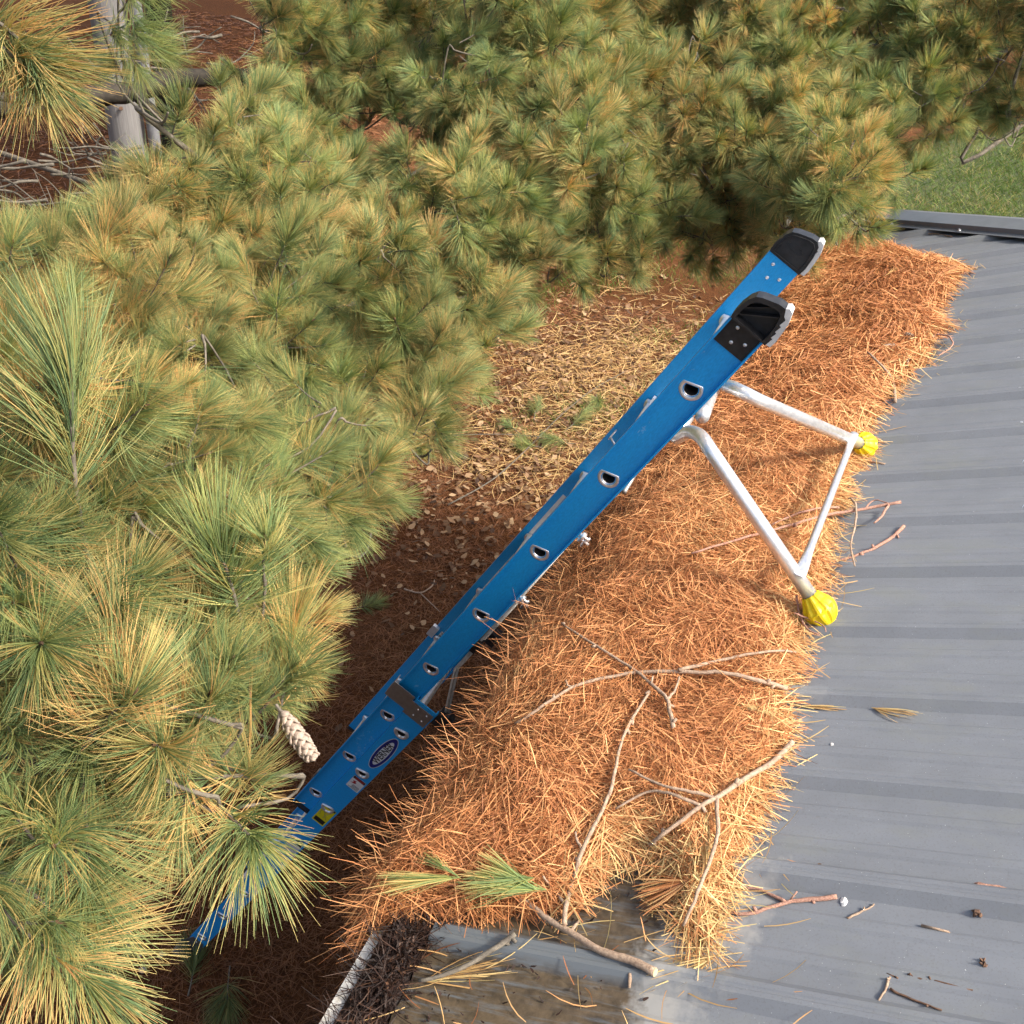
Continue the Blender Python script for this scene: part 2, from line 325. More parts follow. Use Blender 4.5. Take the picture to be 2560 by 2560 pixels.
# lawn sheet beyond the hip corner
lp = [(0.4, 9.0), (-0.3, 11.5), (-0.9, 13.5), (-0.6, 15.5), (0.8, 21.0), (3.0, 26.5), (8, 34), (30, 60), (60, 40), (60, -20), (10, -20), (10, 6.4), (0.5, 6.4)]
gl = []
LX, LY = np.meshgrid(np.linspace(-3, 30, 120), np.linspace(5, 48, 150), indexing='ij')
pts = np.stack([LX.ravel() + vnoise(LX.ravel(), LY.ravel(), 8, 3) * .3, LY.ravel() + vnoise(LX.ravel(), LY.ravel(), 9, 3) * .3], -1); ok = in_poly(pts, lp)
ii, jj = np.meshgrid(np.arange(119), np.arange(149), indexing='ij'); b = (ii * 150 + jj).ravel(); q = np.stack([b, b + 150, b + 151, b + 1], -1)
q = q[ok[q].all(1)]
g = obj('lawn', npmesh('lawn', np.stack([LX.ravel(), LY.ravel(), gz(LX.ravel(), LY.ravel()) + 0.012], -1), q, [M['turf']], smooth=True)); tag(g, kind='structure')

def scatter_needles(name, n, xr, yr, label, cat, mat, L=(0.06, 0.12), wid=0.0024, keep=None, z=0.004, k=3, dens=None):
    x = rng.uniform(*xr, n); y = rng.uniform(*yr, n)
    if keep is not None: o = keep(x, y); x, y = x[o], y[o]
    n = len(x); a = rng.uniform(0, 2 * PI, n); el = rng.normal(0.03, 0.13, n)
    D = np.stack([np.cos(a) * np.cos(el), np.sin(a) * np.cos(el), np.sin(el)], -1); le = rng.uniform(*L, n)
    cv = np.stack([-np.sin(a), np.cos(a), 0 * a], -1) * rng.normal(0, 0.22, (n, 1)); cv[:, 2] -= 0.08
    P0 = np.stack([x, y, gz(x, y) + z + rng.exponential(0.010, n)], -1)
    ww = wid * rng.uniform(0.8, 1.5, n) * (1 + 0.07 * np.maximum(np.hypot(x - CAM[0], y - CAM[1]) - 5, 0))
    V, Q, al = needles(P0, D, le, ww, cv, k)
    nr = np.clip(rng.beta(2, 2, n) * 0.8 + 0.22 * vnoise(x, y, 21, 2.5) + 0.1, 0, 1)
    o = obj(name, npmesh(name, V, Q, [mat], {'nr': rep(nr, k), 'al': al})); return tag(o, label, cat, kind='stuff')
def near_view(x, y):                                  # only where the ground can be seen from the roof
    dx, dy = x - CAM[0], y - CAM[1]; return (dx * 0.80 + dy * 0.0 > -99) & (y > -x * 0.80 - 1.2) & (x < 0.2 + 0.1 * y)
scatter_needles('needle_litter', 120000, (-4.6, 0.2), (0.3, 10.5), 'brown fallen pine needles covering the soil below the ladder', 'needle litter', M['litter'], keep=near_view)
scatter_needles('needle_litter', 42000, (-17, -2.5), (3.5, 22), 'brown needle carpet under the pines round the pole', 'needle litter', M['litter'], L=(0.12, 0.24), wid=0.006, keep=lambda x, y: (y > -x * 0.75 - 1) & (x < -2.0 - (y > 10.5) * 0.0) & ((x < -4.4) | (y > 10)), k=3)
# dry broad leaves
def leaves(n, cx, cy, sx, sy, name, label):
    x = rng.normal(cx, sx, n); y = rng.normal(cy, sy, n) ; o = (x < -0.25); x, y = x[o], y[o]; n = len(x)
    a = rng.uniform(0, 2 * PI, n); s = rng.uniform(0.015, 0.042, n); prof = [(-1, 0), (-.45, .42), (.1, .5), (.62, .3), (1, 0), (.62, -.3), (.1, -.5), (-.45, -.42)]
    V = np.zeros((n, 8, 3)); curl = rng.uniform(-0.9, 0.9, n); tx = rng.normal(0, .35, n); ty = rng.normal(0, .35, n)
    for i, (u, v) in enumerate(prof):
        u2 = u + rng.normal(0, .10, n); v2 = v + rng.normal(0, .08, n)
        V[:, i, 0] = (u2 * np.cos(a) - v2 * np.sin(a)) * s; V[:, i, 1] = (u2 * np.sin(a) + v2 * np.cos(a)) * s
        V[:, i, 2] = s * (curl * (v2 ** 2 * 1.5 + u2 ** 2 * 0.35) + tx * u2 + ty * v2)
    V[:, :, 0] += x[:, None]; V[:, :, 1] += y[:, None]; V[:, :, 2] += (gz(x, y) + rng.uniform(0.012, 0.05, n))[:, None]
    b = (np.arange(n) * 8)[:, None]; Q = np.concatenate([b + np.array([[0, 1, 7, 0]]), ], 0)
    Q = np.concatenate([b + np.array([[1, 2, 6, 7]]), b + np.array([[2, 3, 5, 6]])], 0); T = np.concatenate([b + np.array([[0, 1, 7]]), b + np.array([[3, 4, 5]])], 0)
    o = obj(name, npmesh(name, V, Q, [M['leaf']], {'nr': np.repeat(rng.random(n), 8), 'al': np.zeros(n * 8)}, tri=T)); return tag(o, label, 'leaf litter', kind='stuff')
leaves(2600, -1.85, 8.2, 0.75, 1.5, 'leaf_litter', 'tan dry leaves drifted on the sunny ground beside the lawn')
leaves(420, -2.1, 6.0, 0.5, 0.8, 'leaf_litter', 'darker dry leaves in the shade of the shed')
scatter_needles('dry_grass', 14000, (-2.9, -0.6), (6.2, 11.5), 'bleached dry grass stems strewn over the leaves beside the ladder', 'dry grass', M['straw'], L=(.10, .26), wid=.0032, z=.02, k=4, keep=lambda x, y: (np.exp(-((x + 1.7) / .75) ** 2 - ((y - 8.3) / 1.7) ** 2) * (1 + .9 * vnoise(x, y, 77, 3.5)) > rng.random(len(x))))
# grass
def grass(n, xr, yr, keep, h, name, label):
    x = rng.uniform(*xr, n); y = rng.uniform(*yr, n); o = keep(x, y); x, y = x[o], y[o]; n = len(x)
    a = rng.uniform(0, 2 * PI, n); D = unit(np.stack([np.cos(a) * .45, np.sin(a) * .45, np.ones(n)], -1)); L = rng.uniform(h * .5, h * 1.2, n)
    cv = np.stack([np.cos(a), np.sin(a), -0.5 + 0 * a], -1) * rng.uniform(.1, .7, (n, 1))
    dist = np.hypot(x - CAM[0], y - CAM[1])
    V, Q, al = needles(np.stack([x, y, gz(x, y)], -1), D, L, 0.0035 * (0.6 + dist / 12) * rng.uniform(.7, 1.3, n), cv, 3, up=np.stack([np.sin(a * 3), np.cos(a * 3), 0 * a], -1))
    nr = np.clip(rng.beta(1.6, 2.2, n) + 0.22 * vnoise(x, y, 31, 2.2), 0, 1)
    tag(obj(name, npmesh(name, V, Q, [M['grass']], {'nr': rep(nr, 3), 'al': al})), label, 'grass', kind='stuff')
lawn_keep = lambda x, y: in_poly(np.stack([x + vnoise(x, y, 8, 3) * .3, y + vnoise(x, y, 9, 3) * .3], -1), lp) & (rng.random(len(x)) < np.clip(0.75 + 0.7 * vnoise(x, y, 33, 1.6), .15, 1)) & (x < 0.6 + (y - 6) * 0.22)
grass(150000, (-2.4, 5.5), (7.5, 27), lawn_keep, 0.13, 'grass', 'patchy green lawn beyond the hipped end of the roof')
grass(26000, (-3.0, -0.2), (6.8, 15), lambda x, y: (vnoise(x, y, 35, 2.6) + rng.normal(0, .25, len(x)) + (y - 11) * .05 + (x + 1.4) * .12 > 0.06), 0.12, 'grass', 'thin weedy grass growing through the dry leaves')
# ------------------------------------------------------------------ shed: walls, gutter, ribbed roof sheets, hip cap
shed = empty('shed', (4.1, -0.6, 0)); tag(shed, 'shed with ribbed blue grey metal hip roof and white gutter', 'shed')
Y1 = 5.83; Y0 = -6.6; XR = 4.1; RIB0 = 2.7605; SPC = 0.2286
def P_(o): o.parent = shed; o.matrix_parent_inverse = Matrix.Translation((-4.1, 0.6, 0)); return o
mb = MB(); mb.box((0.32, Y0 + .3, 0), (0.42, Y1 - .32, H - 0.10)); mb.box((0.42, Y1 - .42, 0), (7.8, Y1 - .32, H - 0.10)); mb.box((7.8, Y0 + .3, 0), (7.9, Y1 - .32, H - .1)); mb.box((0.42, Y0 + .3, 0), (7.8, Y0 + .4, H - .1)); P_(mb.build('wall', M['wall']))
mb = MB(); mb.box((0.14, Y0, H - 0.13), (0.165, Y1, H + 0.015)); mb.box((0.165, Y1 - .03, H - 0.13), (8.0, Y1 - .005, H + 0.015)); mb.box((0.165, Y0 + .04, H - .128), (7.98, Y1 - .04, H - 0.105)); P_(mb.build('fascia', M['gutter']))
gp = [(0.138, 0.012), (0.138, -0.118), (0.045, -0.118), (0.012, -0.055), (-0.002, -0.02), (-0.002, -0.004), (0.0, 0.006), (0.024, 0.008), (0.027, 0.0), (0.022, -0.004), (0.006, -0.002), (0.004, -0.022), (0.018, -0.054), (0.05, -0.113), (0.133, -0.113), (0.133, 0.012)]
mb = MB(); ys = list(np.linspace(Y0, Y1 + 0.02, 40)); n = len(gp)
wv = [(0.004 * math.sin(y * 5.1), 0.003 * math.sin(y * 3.3 + 1)) for y in ys]
mb.add([(p[0] + w_[0] * 0, y, H + p[1] + w_[1] * 0) for y, w_ in zip(ys, wv) for p in gp], [(i * n + j, i * n + j + 1, (i + 1) * n + j + 1, (i + 1) * n + j) for i in range(len(ys) - 1) for j in range(n - 1)])
mb.add([(p[0], Y1 + .021, H + p[1]) for p in gp[:8]], [tuple(range(8))]); P_(mb.build('gutter', M['gutter']))
def hip_x(y): return max(EX + 0.02, min(XR, EX + (Y1 - y)))
PER = [(0.0300, 0), (0.0125, 0.017), (0.0045, 0.017), (0.002, 0.0155), (-0.002, 0.0155), (-0.0045, 0.017), (-0.0125, 0.017), (-0.0300, 0), (-0.0636, 0), (-0.0700, 0.0030), (-0.0862, 0.0030), (-0.0926, 0), (-0.1396, 0), (-0.1460, 0.0030), (-0.1622, 0.0030), (-0.1686, 0)]
panels = []
k0 = math.ceil((RIB0 - Y1) / SPC); pk = -math.floor((Y1 - RIB0) / SPC)
jlist = list(range(-14, 42)); per_panel = 4
for a in range(-14, 41, per_panel):
    prof = []
    for j in range(a, a + per_panel):
        for q, (dy, h) in enumerate(PER):
            y = RIB0 - SPC * j + dy; prof.append((y, h + (0.0022 if j == a and q < 7 else 0)))
    prof.append((RIB0 - SPC * (a + per_panel) + 0.0300, 0.0)); prof.append((RIB0 - SPC * (a + per_panel) + 0.0135, 0.0148))
    prof = [p for p in prof if Y0 < p[0] < Y1 - 0.04]
    if len(prof) < 4: continue
    mb = MB(); seg = 6; V = []
    for (y, h) in prof:
        xe = hip_x(y); se = (xe - EX) / math.cos(PIT)
        for q in range(seg + 1): V.append(roof_pt(0.015 + (se - 0.015) * q / seg, y, h + 0.002))
    mb.add(V, [(i * (seg + 1) + q, (i + 1) * (seg + 1) + q, (i + 1) * (seg + 1) + q + 1, i * (seg + 1) + q + 1) for i in range(len(prof) - 1) for q in range(seg)])
    o = P_(mb.build('roof_panel', M['roof'])); panels.append((prof[-1][0], prof[0][0], o))
# the slopes on the other sides, not seen from here
mb = MB(); zr = H + .03 + (XR - EX) * math.tan(PIT)
mb.add([(EX, Y1, H + .03), (8.1, Y1, H + .03), (XR, Y1 - 4, zr)], [(0, 1, 2)]); mb.add([(8.1, Y1, H + .03), (8.1, Y0, H + .03), (XR, Y0, zr), (XR, Y1 - 4, zr)], [(0, 1, 2, 3)]); P_(mb.build('rear_slope', M['roof']))
# hip cap
hd = np.array([1, -1, math.tan(PIT)]); hd = hd / np.linalg.norm(hd); c0 = np.array([EX - 0.05, Y1 + 0.05, H + .03 - 0.05 * math.tan(PIT)])
side = np.cross(hd, [0, 0, 1]); side /= np.linalg.norm(side)                     # points to -x -y, down the near slope
if side @ np.array([-1, -1, 0]) < 0: side = -side
nearv = unit(np.cross(hd, np.cross(SN, hd))); nd = np.cross(hd, SN); nd /= np.linalg.norm(nd)
if nd @ np.array([-1, -1, 0]) < 0: nd = -nd
fd = np.array([-nd[1], -nd[0], nd[2]]); fn = np.array([0, math.sin(PIT), math.cos(PIT)])
prof = [nd * 0.150 + SN * 0.021, nd * 0.118 + SN * 0.022, nd * 0.113 + SN * 0.040, nd * 0.014 + SN * 0.046, fd * 0.014 + fn * 0.046, fd * 0.113 + fn * 0.040, fd * 0.118 + fn * 0.022, fd * 0.150 + fn * 0.021]
mb = MB(); V = []; K = 24
for i in range(K + 1):
    b0 = c0 + hd * (5.9 * i / K)
    for p in prof: V.append(b0 + p)
    for p in reversed(prof): V.append(b0 + p - np.array([0, 0, 0.0025]))
n = 16; mb.add(V, [(i * n + j, i * n + (j + 1) % n, (i + 1) * n + (j + 1) % n, (i + 1) * n + j) for i in range(K) for j in range(n)] + [tuple(range(n))])
cap = P_(mb.build('hip_cap', M['trim']))
# screws
def screw_mesh():
    mb = MB()
    for r0, r1, z0, z1, n in ((0.0085, 0.0075, 0, 0.0022, 14), (0.0048, 0.0045, 0.0022, 0.0075, 6)):
        V = [(r0 * math.cos(2 * PI * i / n), r0 * math.sin(2 * PI * i / n), z0) for i in range(n)] + [(r1 * math.cos(2 * PI * i / n), r1 * math.sin(2 * PI * i / n), z1) for i in range(n)]
        mb.add(V, [tuple(range(n, 2 * n))] + [(i, (i + 1) % n, n + (i + 1) % n, n + i) for i in range(n)])
    o = mb.build('roof_screw', M['alu']); me = o.data; bpy.data.objects.remove(o); return me
SCREW = screw_mesh(); RQ = Vector(SN).to_track_quat('Z', 'Y').to_matrix().to_4x4()
def screw(p, parent, rq=RQ):
    o = bpy.data.objects.new('roof_screw', SCREW); link(o); o.matrix_world = Matrix.Translation(p) @ rq
    o.parent = parent; return o
for (y0, y1, pan) in panels:
    if y1 < -1: continue
    for j in range(-14, 42):
        for dy in (0.037,):
            y = RIB0 - SPC * j + dy
            if y0 + 0.02 < y < y1:
                for srow in (0.985, 1.95):
                    x = EX + srow * math.cos(PIT)
                    if x < hip_x(y) - 0.15:
                        s_ = screw(roof_pt(srow + random.uniform(-.006, .006), y, 0.002), pan)
for t in (0.84, 1.25, 1.9, 2.6): screw(c0 + hd * t + nd * 0.134 + SN * 0.0225, cap)
for t in (0.5, 1.6): screw(c0 + hd * t + nd * 0.05 + SN * 0.044, cap)
# ------------------------------------------------------------------ needle pile on the eave
pile_px = [(1965, 572), (2010, 558), (2070, 578), (2150, 592), (2240, 612), (2310, 637), (2360, 648), (2420, 660), (2390, 690), (2385, 720), (2350, 745), (2345, 775), (2365, 800), (2325, 850), (2310, 900), (2255, 940), (2200, 1010), (2165, 1060), (2150, 1130), (2105, 1190), (2115, 1230), (2080, 1270), (2060, 1350), (2070, 1410), (2035, 1480), (2000, 1560), (1980, 1640), (1950, 1720), (1965, 1800), (1945, 1870), (1915, 1940), (1875, 2020), (1845, 2080), (1835, 2150), (1790, 2230), (1775, 2310), (1745, 2370), (1700, 2290), (1690, 2190), (1620, 2125), (1540, 2125), (1480, 2165), (1440, 2235), (1370, 2245), (1270, 2255), (1150, 2265), (960, 2300), (900, 2330), (905, 2210), (960, 2130), (1060, 2030), (1120, 1930), (1190, 1800), (1300, 1610), (1390, 1450), (1480, 1300), (1600, 1110), (1720, 920), (1830, 740), (1900, 650)]
pile_sy = [roof_sy(on_roof(x, y, 0.035)) for x, y in pile_px]
RES = 0.0125; S0, S1, T0, T1 = -0.32, 1.05, 0.95, 6.0
gs = np.arange(S0, S1, RES); gt = np.arange(T0, T1, RES); GS, GT = np.meshgrid(gs, gt, indexing='ij'); GP = np.stack([GS.ravel(), GT.ravel()], -1)
ins = in_poly(GP, pile_sy); ds = seg_dist(GP, pile_sy) * np.where(ins, 1, -1)
PH = np.where(ds > 0, 0.085 * np.sqrt(np.clip(ds / 0.22, 0, 1)) * (1 + 0.28 * vnoise(GP[:, 0], GP[:, 1], 41, 9) + 0.16 * vnoise(GP[:, 0], GP[:, 1], 42, 28)), -0.03).reshape(GS.shape)
PH = np.where(PH > 0, PH + 0.010 * rng.random(PH.shape), PH); DSG = ds.reshape(GS.shape)
def samp(A, s, y):
    i = np.clip((np.asarray(s) - S0) / RES, 0, len(gs) - 2); j = np.clip((np.asarray(y) - T0) / RES, 0, len(gt) - 2)
    a = i.astype(int); b = j.astype(int); u = i - a; v = j - b
    return (A[a, b] * (1 - u) + A[a + 1, b] * u) * (1 - v) + (A[a, b + 1] * (1 - u) + A[a + 1, b + 1] * u) * v
def surf(s, y, extra=0.0, floor=0.0):
    """point(s) on top of the pile, or on the roof sheet where there is no pile; sags over the gutter"""
    s = np.asarray(s, float); y = np.asarray(y, float); h = np.maximum(samp(PH, s, y), floor) + extra
    over = np.maximum(0, -s - 0.10)
    return E0 + SL * s[..., None] + np.stack([0 * y, y, 0 * y], -1) + SN * h[..., None] - np.stack([0 * s, 0 * s, over ** 2 * 3.2], -1)
Vp = surf(GS, GT, -0.006, -0.03).reshape(-1, 3); nT = len(gt)
i2, j2 = np.meshgrid(np.arange(len(gs) - 1), np.arange(nT - 1), indexing='ij'); b = (i2 * nT + j2).ravel(); q = np.stack([b, b + nT, b + nT + 1, b + 1], -1)
q = q[(ds.ravel()[q] > -0.004).all(1)]
used = np.unique(q); remap = np.zeros(len(Vp), int); remap[used] = np.arange(len(used))
core_V, core_Q = Vp[used], remap[q]
def pile_needles(n, y0, y1, prox):
    s = rng.uniform(S0, S1, n); y = rng.uniform(y0, y1, n); d = samp(DSG, s, y)
    ok = d > rng.exponential(0.012, n) - 0.008; s, y, d = s[ok], y[ok], d[ok]; n = len(s)
    a = rng.uniform(0, 2 * PI, n); L = rng.uniform(0.06, 0.135, n)
    # orientation: combed in patches
    a = np.where(rng.random(n) < 0.6, 1.6 * vnoise(s, y, 51, 6) * PI + rng.normal(0, .55, n), a)
    ca, sa = np.cos(a), np.sin(a); half = L * 0.5
    p0 = surf(s - ca * half, y - sa * half, 0.0); pm = surf(s, y, 0.0); p1 = surf(s + ca * half, y + sa * half, 0.0)
    lift = np.abs(rng.normal(0, 0.007, n)) + 0.001; tilt = rng.normal(0, 0.012, n)
    p0 = pm + np.clip(p0 - pm, -0.08, 0.08); p1 = pm + np.clip(p1 - pm, -0.08, 0.08)
    zc = np.array([0, 0, 1.0])
    p0 = p0 + SN * lift[:, None] + SN * tilt[:, None]; p1 = p1 + SN * lift[:, None] - SN * tilt[:, None]
    D = p1 - p0; L = np.linalg.norm(D, axis=1); D = unit(D)
    cv = np.cross(D, SN) * rng.normal(0, 0.16, (n, 1)); pb = SN * (rng.uniform(0.0, 0.10, n))[:, None]
    V, Q, al = needles(p0, D + pb, L, prox * rng.uniform(0.75, 1.4, n), cv - pb, 4, up=rng.normal(size=(n, 3)) * 0.5 + SN)
    nr = np.clip(rng.beta(2.2, 1.8, n) * 0.85 + 0.18 * vnoise(s, y, 52, 7) - 0.03 + 0.10 * (lift > 0.008), 0, 0.97)
    fr = np.clip(1 - d / 0.11, 0, 1) * np.clip((s - .15) * 6, 0, 1) * np.clip((4.2 - y) / 1.5, .25, 1); nr = np.clip(nr + fr * 0.75 * rng.random(n), 0, 1)
    return V, Q, rep(nr, 4), al
parts = [pile_needles(85000, 0.98, 3.0, 0.0016), pile_needles(80000, 1.2, 3.0, 0.0016), pile_needles(85000, 2.9, 5.95, 0.0024)]
off = 0; VV, QQ, NR, AL = [], [], [], []
for V, Q, nr, al in parts: VV.append(V); QQ.append(Q + off); NR.append(nr); AL.append(al); off += len(V)
nq = sum(len(a) for a in QQ); VV.append(core_V); QQ.append(core_Q + off); NR.append(np.full(len(core_V), .2)); AL.append(np.zeros(len(core_V)))
pm_ = npmesh('needle_pile', np.concatenate(VV), np.concatenate(QQ), [M['dead'], M['core']], {'nr': np.concatenate(NR), 'al': np.concatenate(AL)}, midx=np.concatenate([np.zeros(nq), np.ones(len(core_Q))]))
tag(obj('needle_pile', pm_), 'thick mat of orange dead pine needles heaped along the roof eave', 'needle pile', kind='stuff')
# whiskers that hang past the gutter
n = 2600; y = rng.uniform(1.0, 3.2, n); s = np.zeros(n)
for k in range(n):
    c = np.linspace(-0.32, 0.1, 60); ok = samp(DSG, c, np.full(60, y[k])) > 0; s[k] = c[ok][0] if ok.any() else 9
ok = s < 0.0; y, s = y[ok], s[ok]; n = len(y)
D = unit(np.stack([-np.abs(rng.normal(.75, .4, n)), rng.normal(-.15, .55, n), rng.normal(-.12, .4, n)], -1)); L = rng.uniform(.05, .12, n)
p0 = surf(s + 0.012 + rng.uniform(0, .05, n), y) - SN * rng.uniform(0.0, 0.05, n)[:, None]
V, Q, al = needles(p0, D, L, 0.0013 * rng.uniform(.8, 1.3, n), rng.normal(0, .22, (n, 3)) - np.array([0, 0, .15]), 4)
tag(obj('needle_fringe', npmesh('needle_fringe', V, Q, [M['dead']], {'nr': rep(np.clip(rng.beta(2, 2.2, n), 0, .9), 4), 'al': al})), 'loose dead needles bristling out over the gutter edge', 'needle fringe', kind='stuff')
# loose straw needles on the sheet along the pile margin and on the scraped patch
def loose(n, name, label, pos, mat, lay=0.003, L=(.05, .11)):
    s, y = pos(n); n = len(s); a = rng.uniform(0, 2 * PI, n); half = rng.uniform(*L, n) / 2; ca, sa = np.cos(a), np.sin(a)
    ridge = np.array([0.0]); p0 = surf(s - ca * half, y - sa * half, lay, 0.004); p1 = surf(s + ca * half, y + sa * half, lay + rng.uniform(0, .016, n), 0.004)
    D = p1 - p0; le = np.linalg.norm(D, axis=1); D = unit(D); cv = np.cross(D, SN) * rng.normal(0, .28, (n, 1)) + SN * 0.06
    V, Q, al = needles(p0, D - SN * 0.06 * 0, le, 0.0017 * rng.uniform(.8, 1.4, n), cv, 5, up=rng.normal(size=(n, 3)) * .3 + SN)
    tag(obj(name, npmesh(name, V, Q, [mat], {'nr': rep(rng.random(n), 5), 'al': al})), label, 'loose needles', kind='stuff')
def margin(n):
    s = rng.uniform(0.2, 1.0, n * 6); y = rng.uniform(1.0, 5.9, n * 6); d = samp(DSG, s, y); ok = (d < 0.03) & (d > -0.075 * rng.random(n * 6) ** 1.5 - .005); return s[ok][:n], y[ok][:n]
loose(1500, 'loose_needles', 'pale straw needles fraying off the roof side of the pile', margin, M['straw'])
def scraped(n):
    p = np.stack([rng.uniform(900, 2000, n * 4), rng.uniform(2130, 2600, n * 4)], -1); sy = np.array([roof_sy(on_roof(*q)) for q in p]); return sy[:n, 0], sy[:n, 1]
loose(45, 'loose_needles', 'few scattered needles on the muddy scraped roof near the gutter', scraped, M['straw'])
loose(40, 'loose_needles', 'short brown needles stuck to the muddy scraped roof', scraped, M['dead'], L=(.03, .08))
# rotted debris in the gutter
n = 26000; x = rng.uniform(0.038, 0.25, n); y = rng.uniform(0.72, 1.42, n)
lim = 0.155 + 0.06 * vnoise(x * 0, y, 61, 14) + np.clip((y - 1.12) * .35, -0.03, .10); o = x < lim; x, y = x[o], y[o]; n = len(x)
hz = 0.012 + 0.035 * np.sin(np.clip(x / 0.16, 0, 1) * PI) * (1 + .6 * vnoise(x, y, 62, 40)) + np.maximum(0, x - .12) * math.tan(PIT)
a = rng.uniform(0, 2 * PI, n); D = unit(np.stack([np.cos(a), np.sin(a), rng.normal(0, .45, n)], -1)); L = np.where(rng.random(n) < .75, rng.uniform(.005, .015, n), rng.uniform(.03, .075, n))
V, Q, al = needles(np.stack([x, y, H + hz - rng.uniform(0, .012, n)], -1), D, L, np.where(L < .02, .0042, .0015) * rng.uniform(.7, 1.3, n), rng.normal(0, .3, (n, 3)), 3)
nr = np.clip(rng.beta(1.3, 2.2, n), 0, 1)
cx_, cy_ = np.meshgrid(np.linspace(.024, .20, 24), np.linspace(.5, 1.9, 120), indexing='ij'); cz_ = H + 0.004 + 0.03 * np.sin(np.clip(cx_ / .16, 0, 1) * PI) * (1 + .4 * vnoise(cx_, cy_, 62, 40)) + np.maximum(0, cx_ - .12) * .3
cz_ = np.where(cx_ > .15, H - .03 + (cx_ * .3), cz_)
b = (np.arange(23)[:, None] * 120 + np.arange(119)[None]).ravel(); cq = np.stack([b, b + 120, b + 121, b + 1], -1) + len(V)
mm = npmesh('gutter_debris', np.concatenate([V, np.stack([cx_, cy_, cz_], -1).reshape(-1, 3)]), np.concatenate([Q, cq]), [M['muck']], {'nr': np.concatenate([rep(nr, 3), np.full(cx_.size, .12)]), 'al': np.zeros(len(V) + cx_.size)})
tag(obj('gutter_debris', mm), 'dark rotted needle debris packed in the open gutter', 'gutter debris', kind='stuff')
n = 900; x = rng.uniform(.10, .50, n); y = rng.uniform(.85, 1.5, n); s_ = (x - EX) / math.cos(PIT); o = rng.random(n) < np.exp(-s_ * 5); s_, y = s_[o], y[o]; n = len(s_)
a = rng.uniform(0, 2 * PI, n); D = unit(np.stack([np.cos(a), np.sin(a), rng.normal(.1, .3, n)], -1))
V, Q, al = needles(surf(s_, y, .004, .002), D, rng.uniform(.003, .012, n), .004 * rng.uniform(.5, 1.2, n), rng.normal(0, .3, (n, 3)), 3)
tag(obj('roof_crumbs', npmesh('roof_crumbs', V, Q, [M['muck']], {'nr': rep(rng.random(n) * .6, 3), 'al': al})), 'dark crumbs of rotted bark on the muddy roof edge', 'crumbs', kind='stuff')

# ------------------------------------------------------------------ ladder (local axes: X across toward the viewer, Y up the rails, Z away from the wall)
AL_ = 1.0756321; TI = -0.0101664
Lv = unit(np.array([math.cos(AL_), TI, math.sin(AL_)])); Nv = np.array([-math.sin(AL_), 0, math.cos(AL_)]); Xv = unit(np.cross(Lv, Nv)); Nv = np.cross(Xv, Lv)
LM = Matrix([[Xv[i], Lv[i], Nv[i], (-1.5734978, 2.0966295, 0.0)[i]] for i in range(3)] + [[0, 0, 0, 1]])
lad = empty('extension_ladder', mat=LM); tag(lad, 'blue fibreglass extension ladder with silver rungs leaning at the needle covered eave', 'ladder')
S1_, RS, WF, WB = 0.26036, 0.3048, 0.37, 0.415
XF = -0.0226; XN = XF; XFAR = XF - 0.37; FZ0, FZ1 = 0.0255, 0.1070; BZ0, BZ1 = -0.0405, 0.0375; TOP = 4.105; FBOT = 1.667; BTOP = 2.57
dirF = (0.94, 0.34)                                   # flat tread faces straight up when the ladder stands
def dshape(r, n=20, flat=0.60):
    P = []; a0 = math.acos(flat)
    for i in range(n + 1):
        a = a0 + (2 * PI - 2 * a0) * i / n; P.append((math.cos(a) * r, math.sin(a) * r))
    return [(p[0] * dirF[0] - p[1] * dirF[1], p[0] * dirF[1] + p[1] * dirF[0]) for p in P]
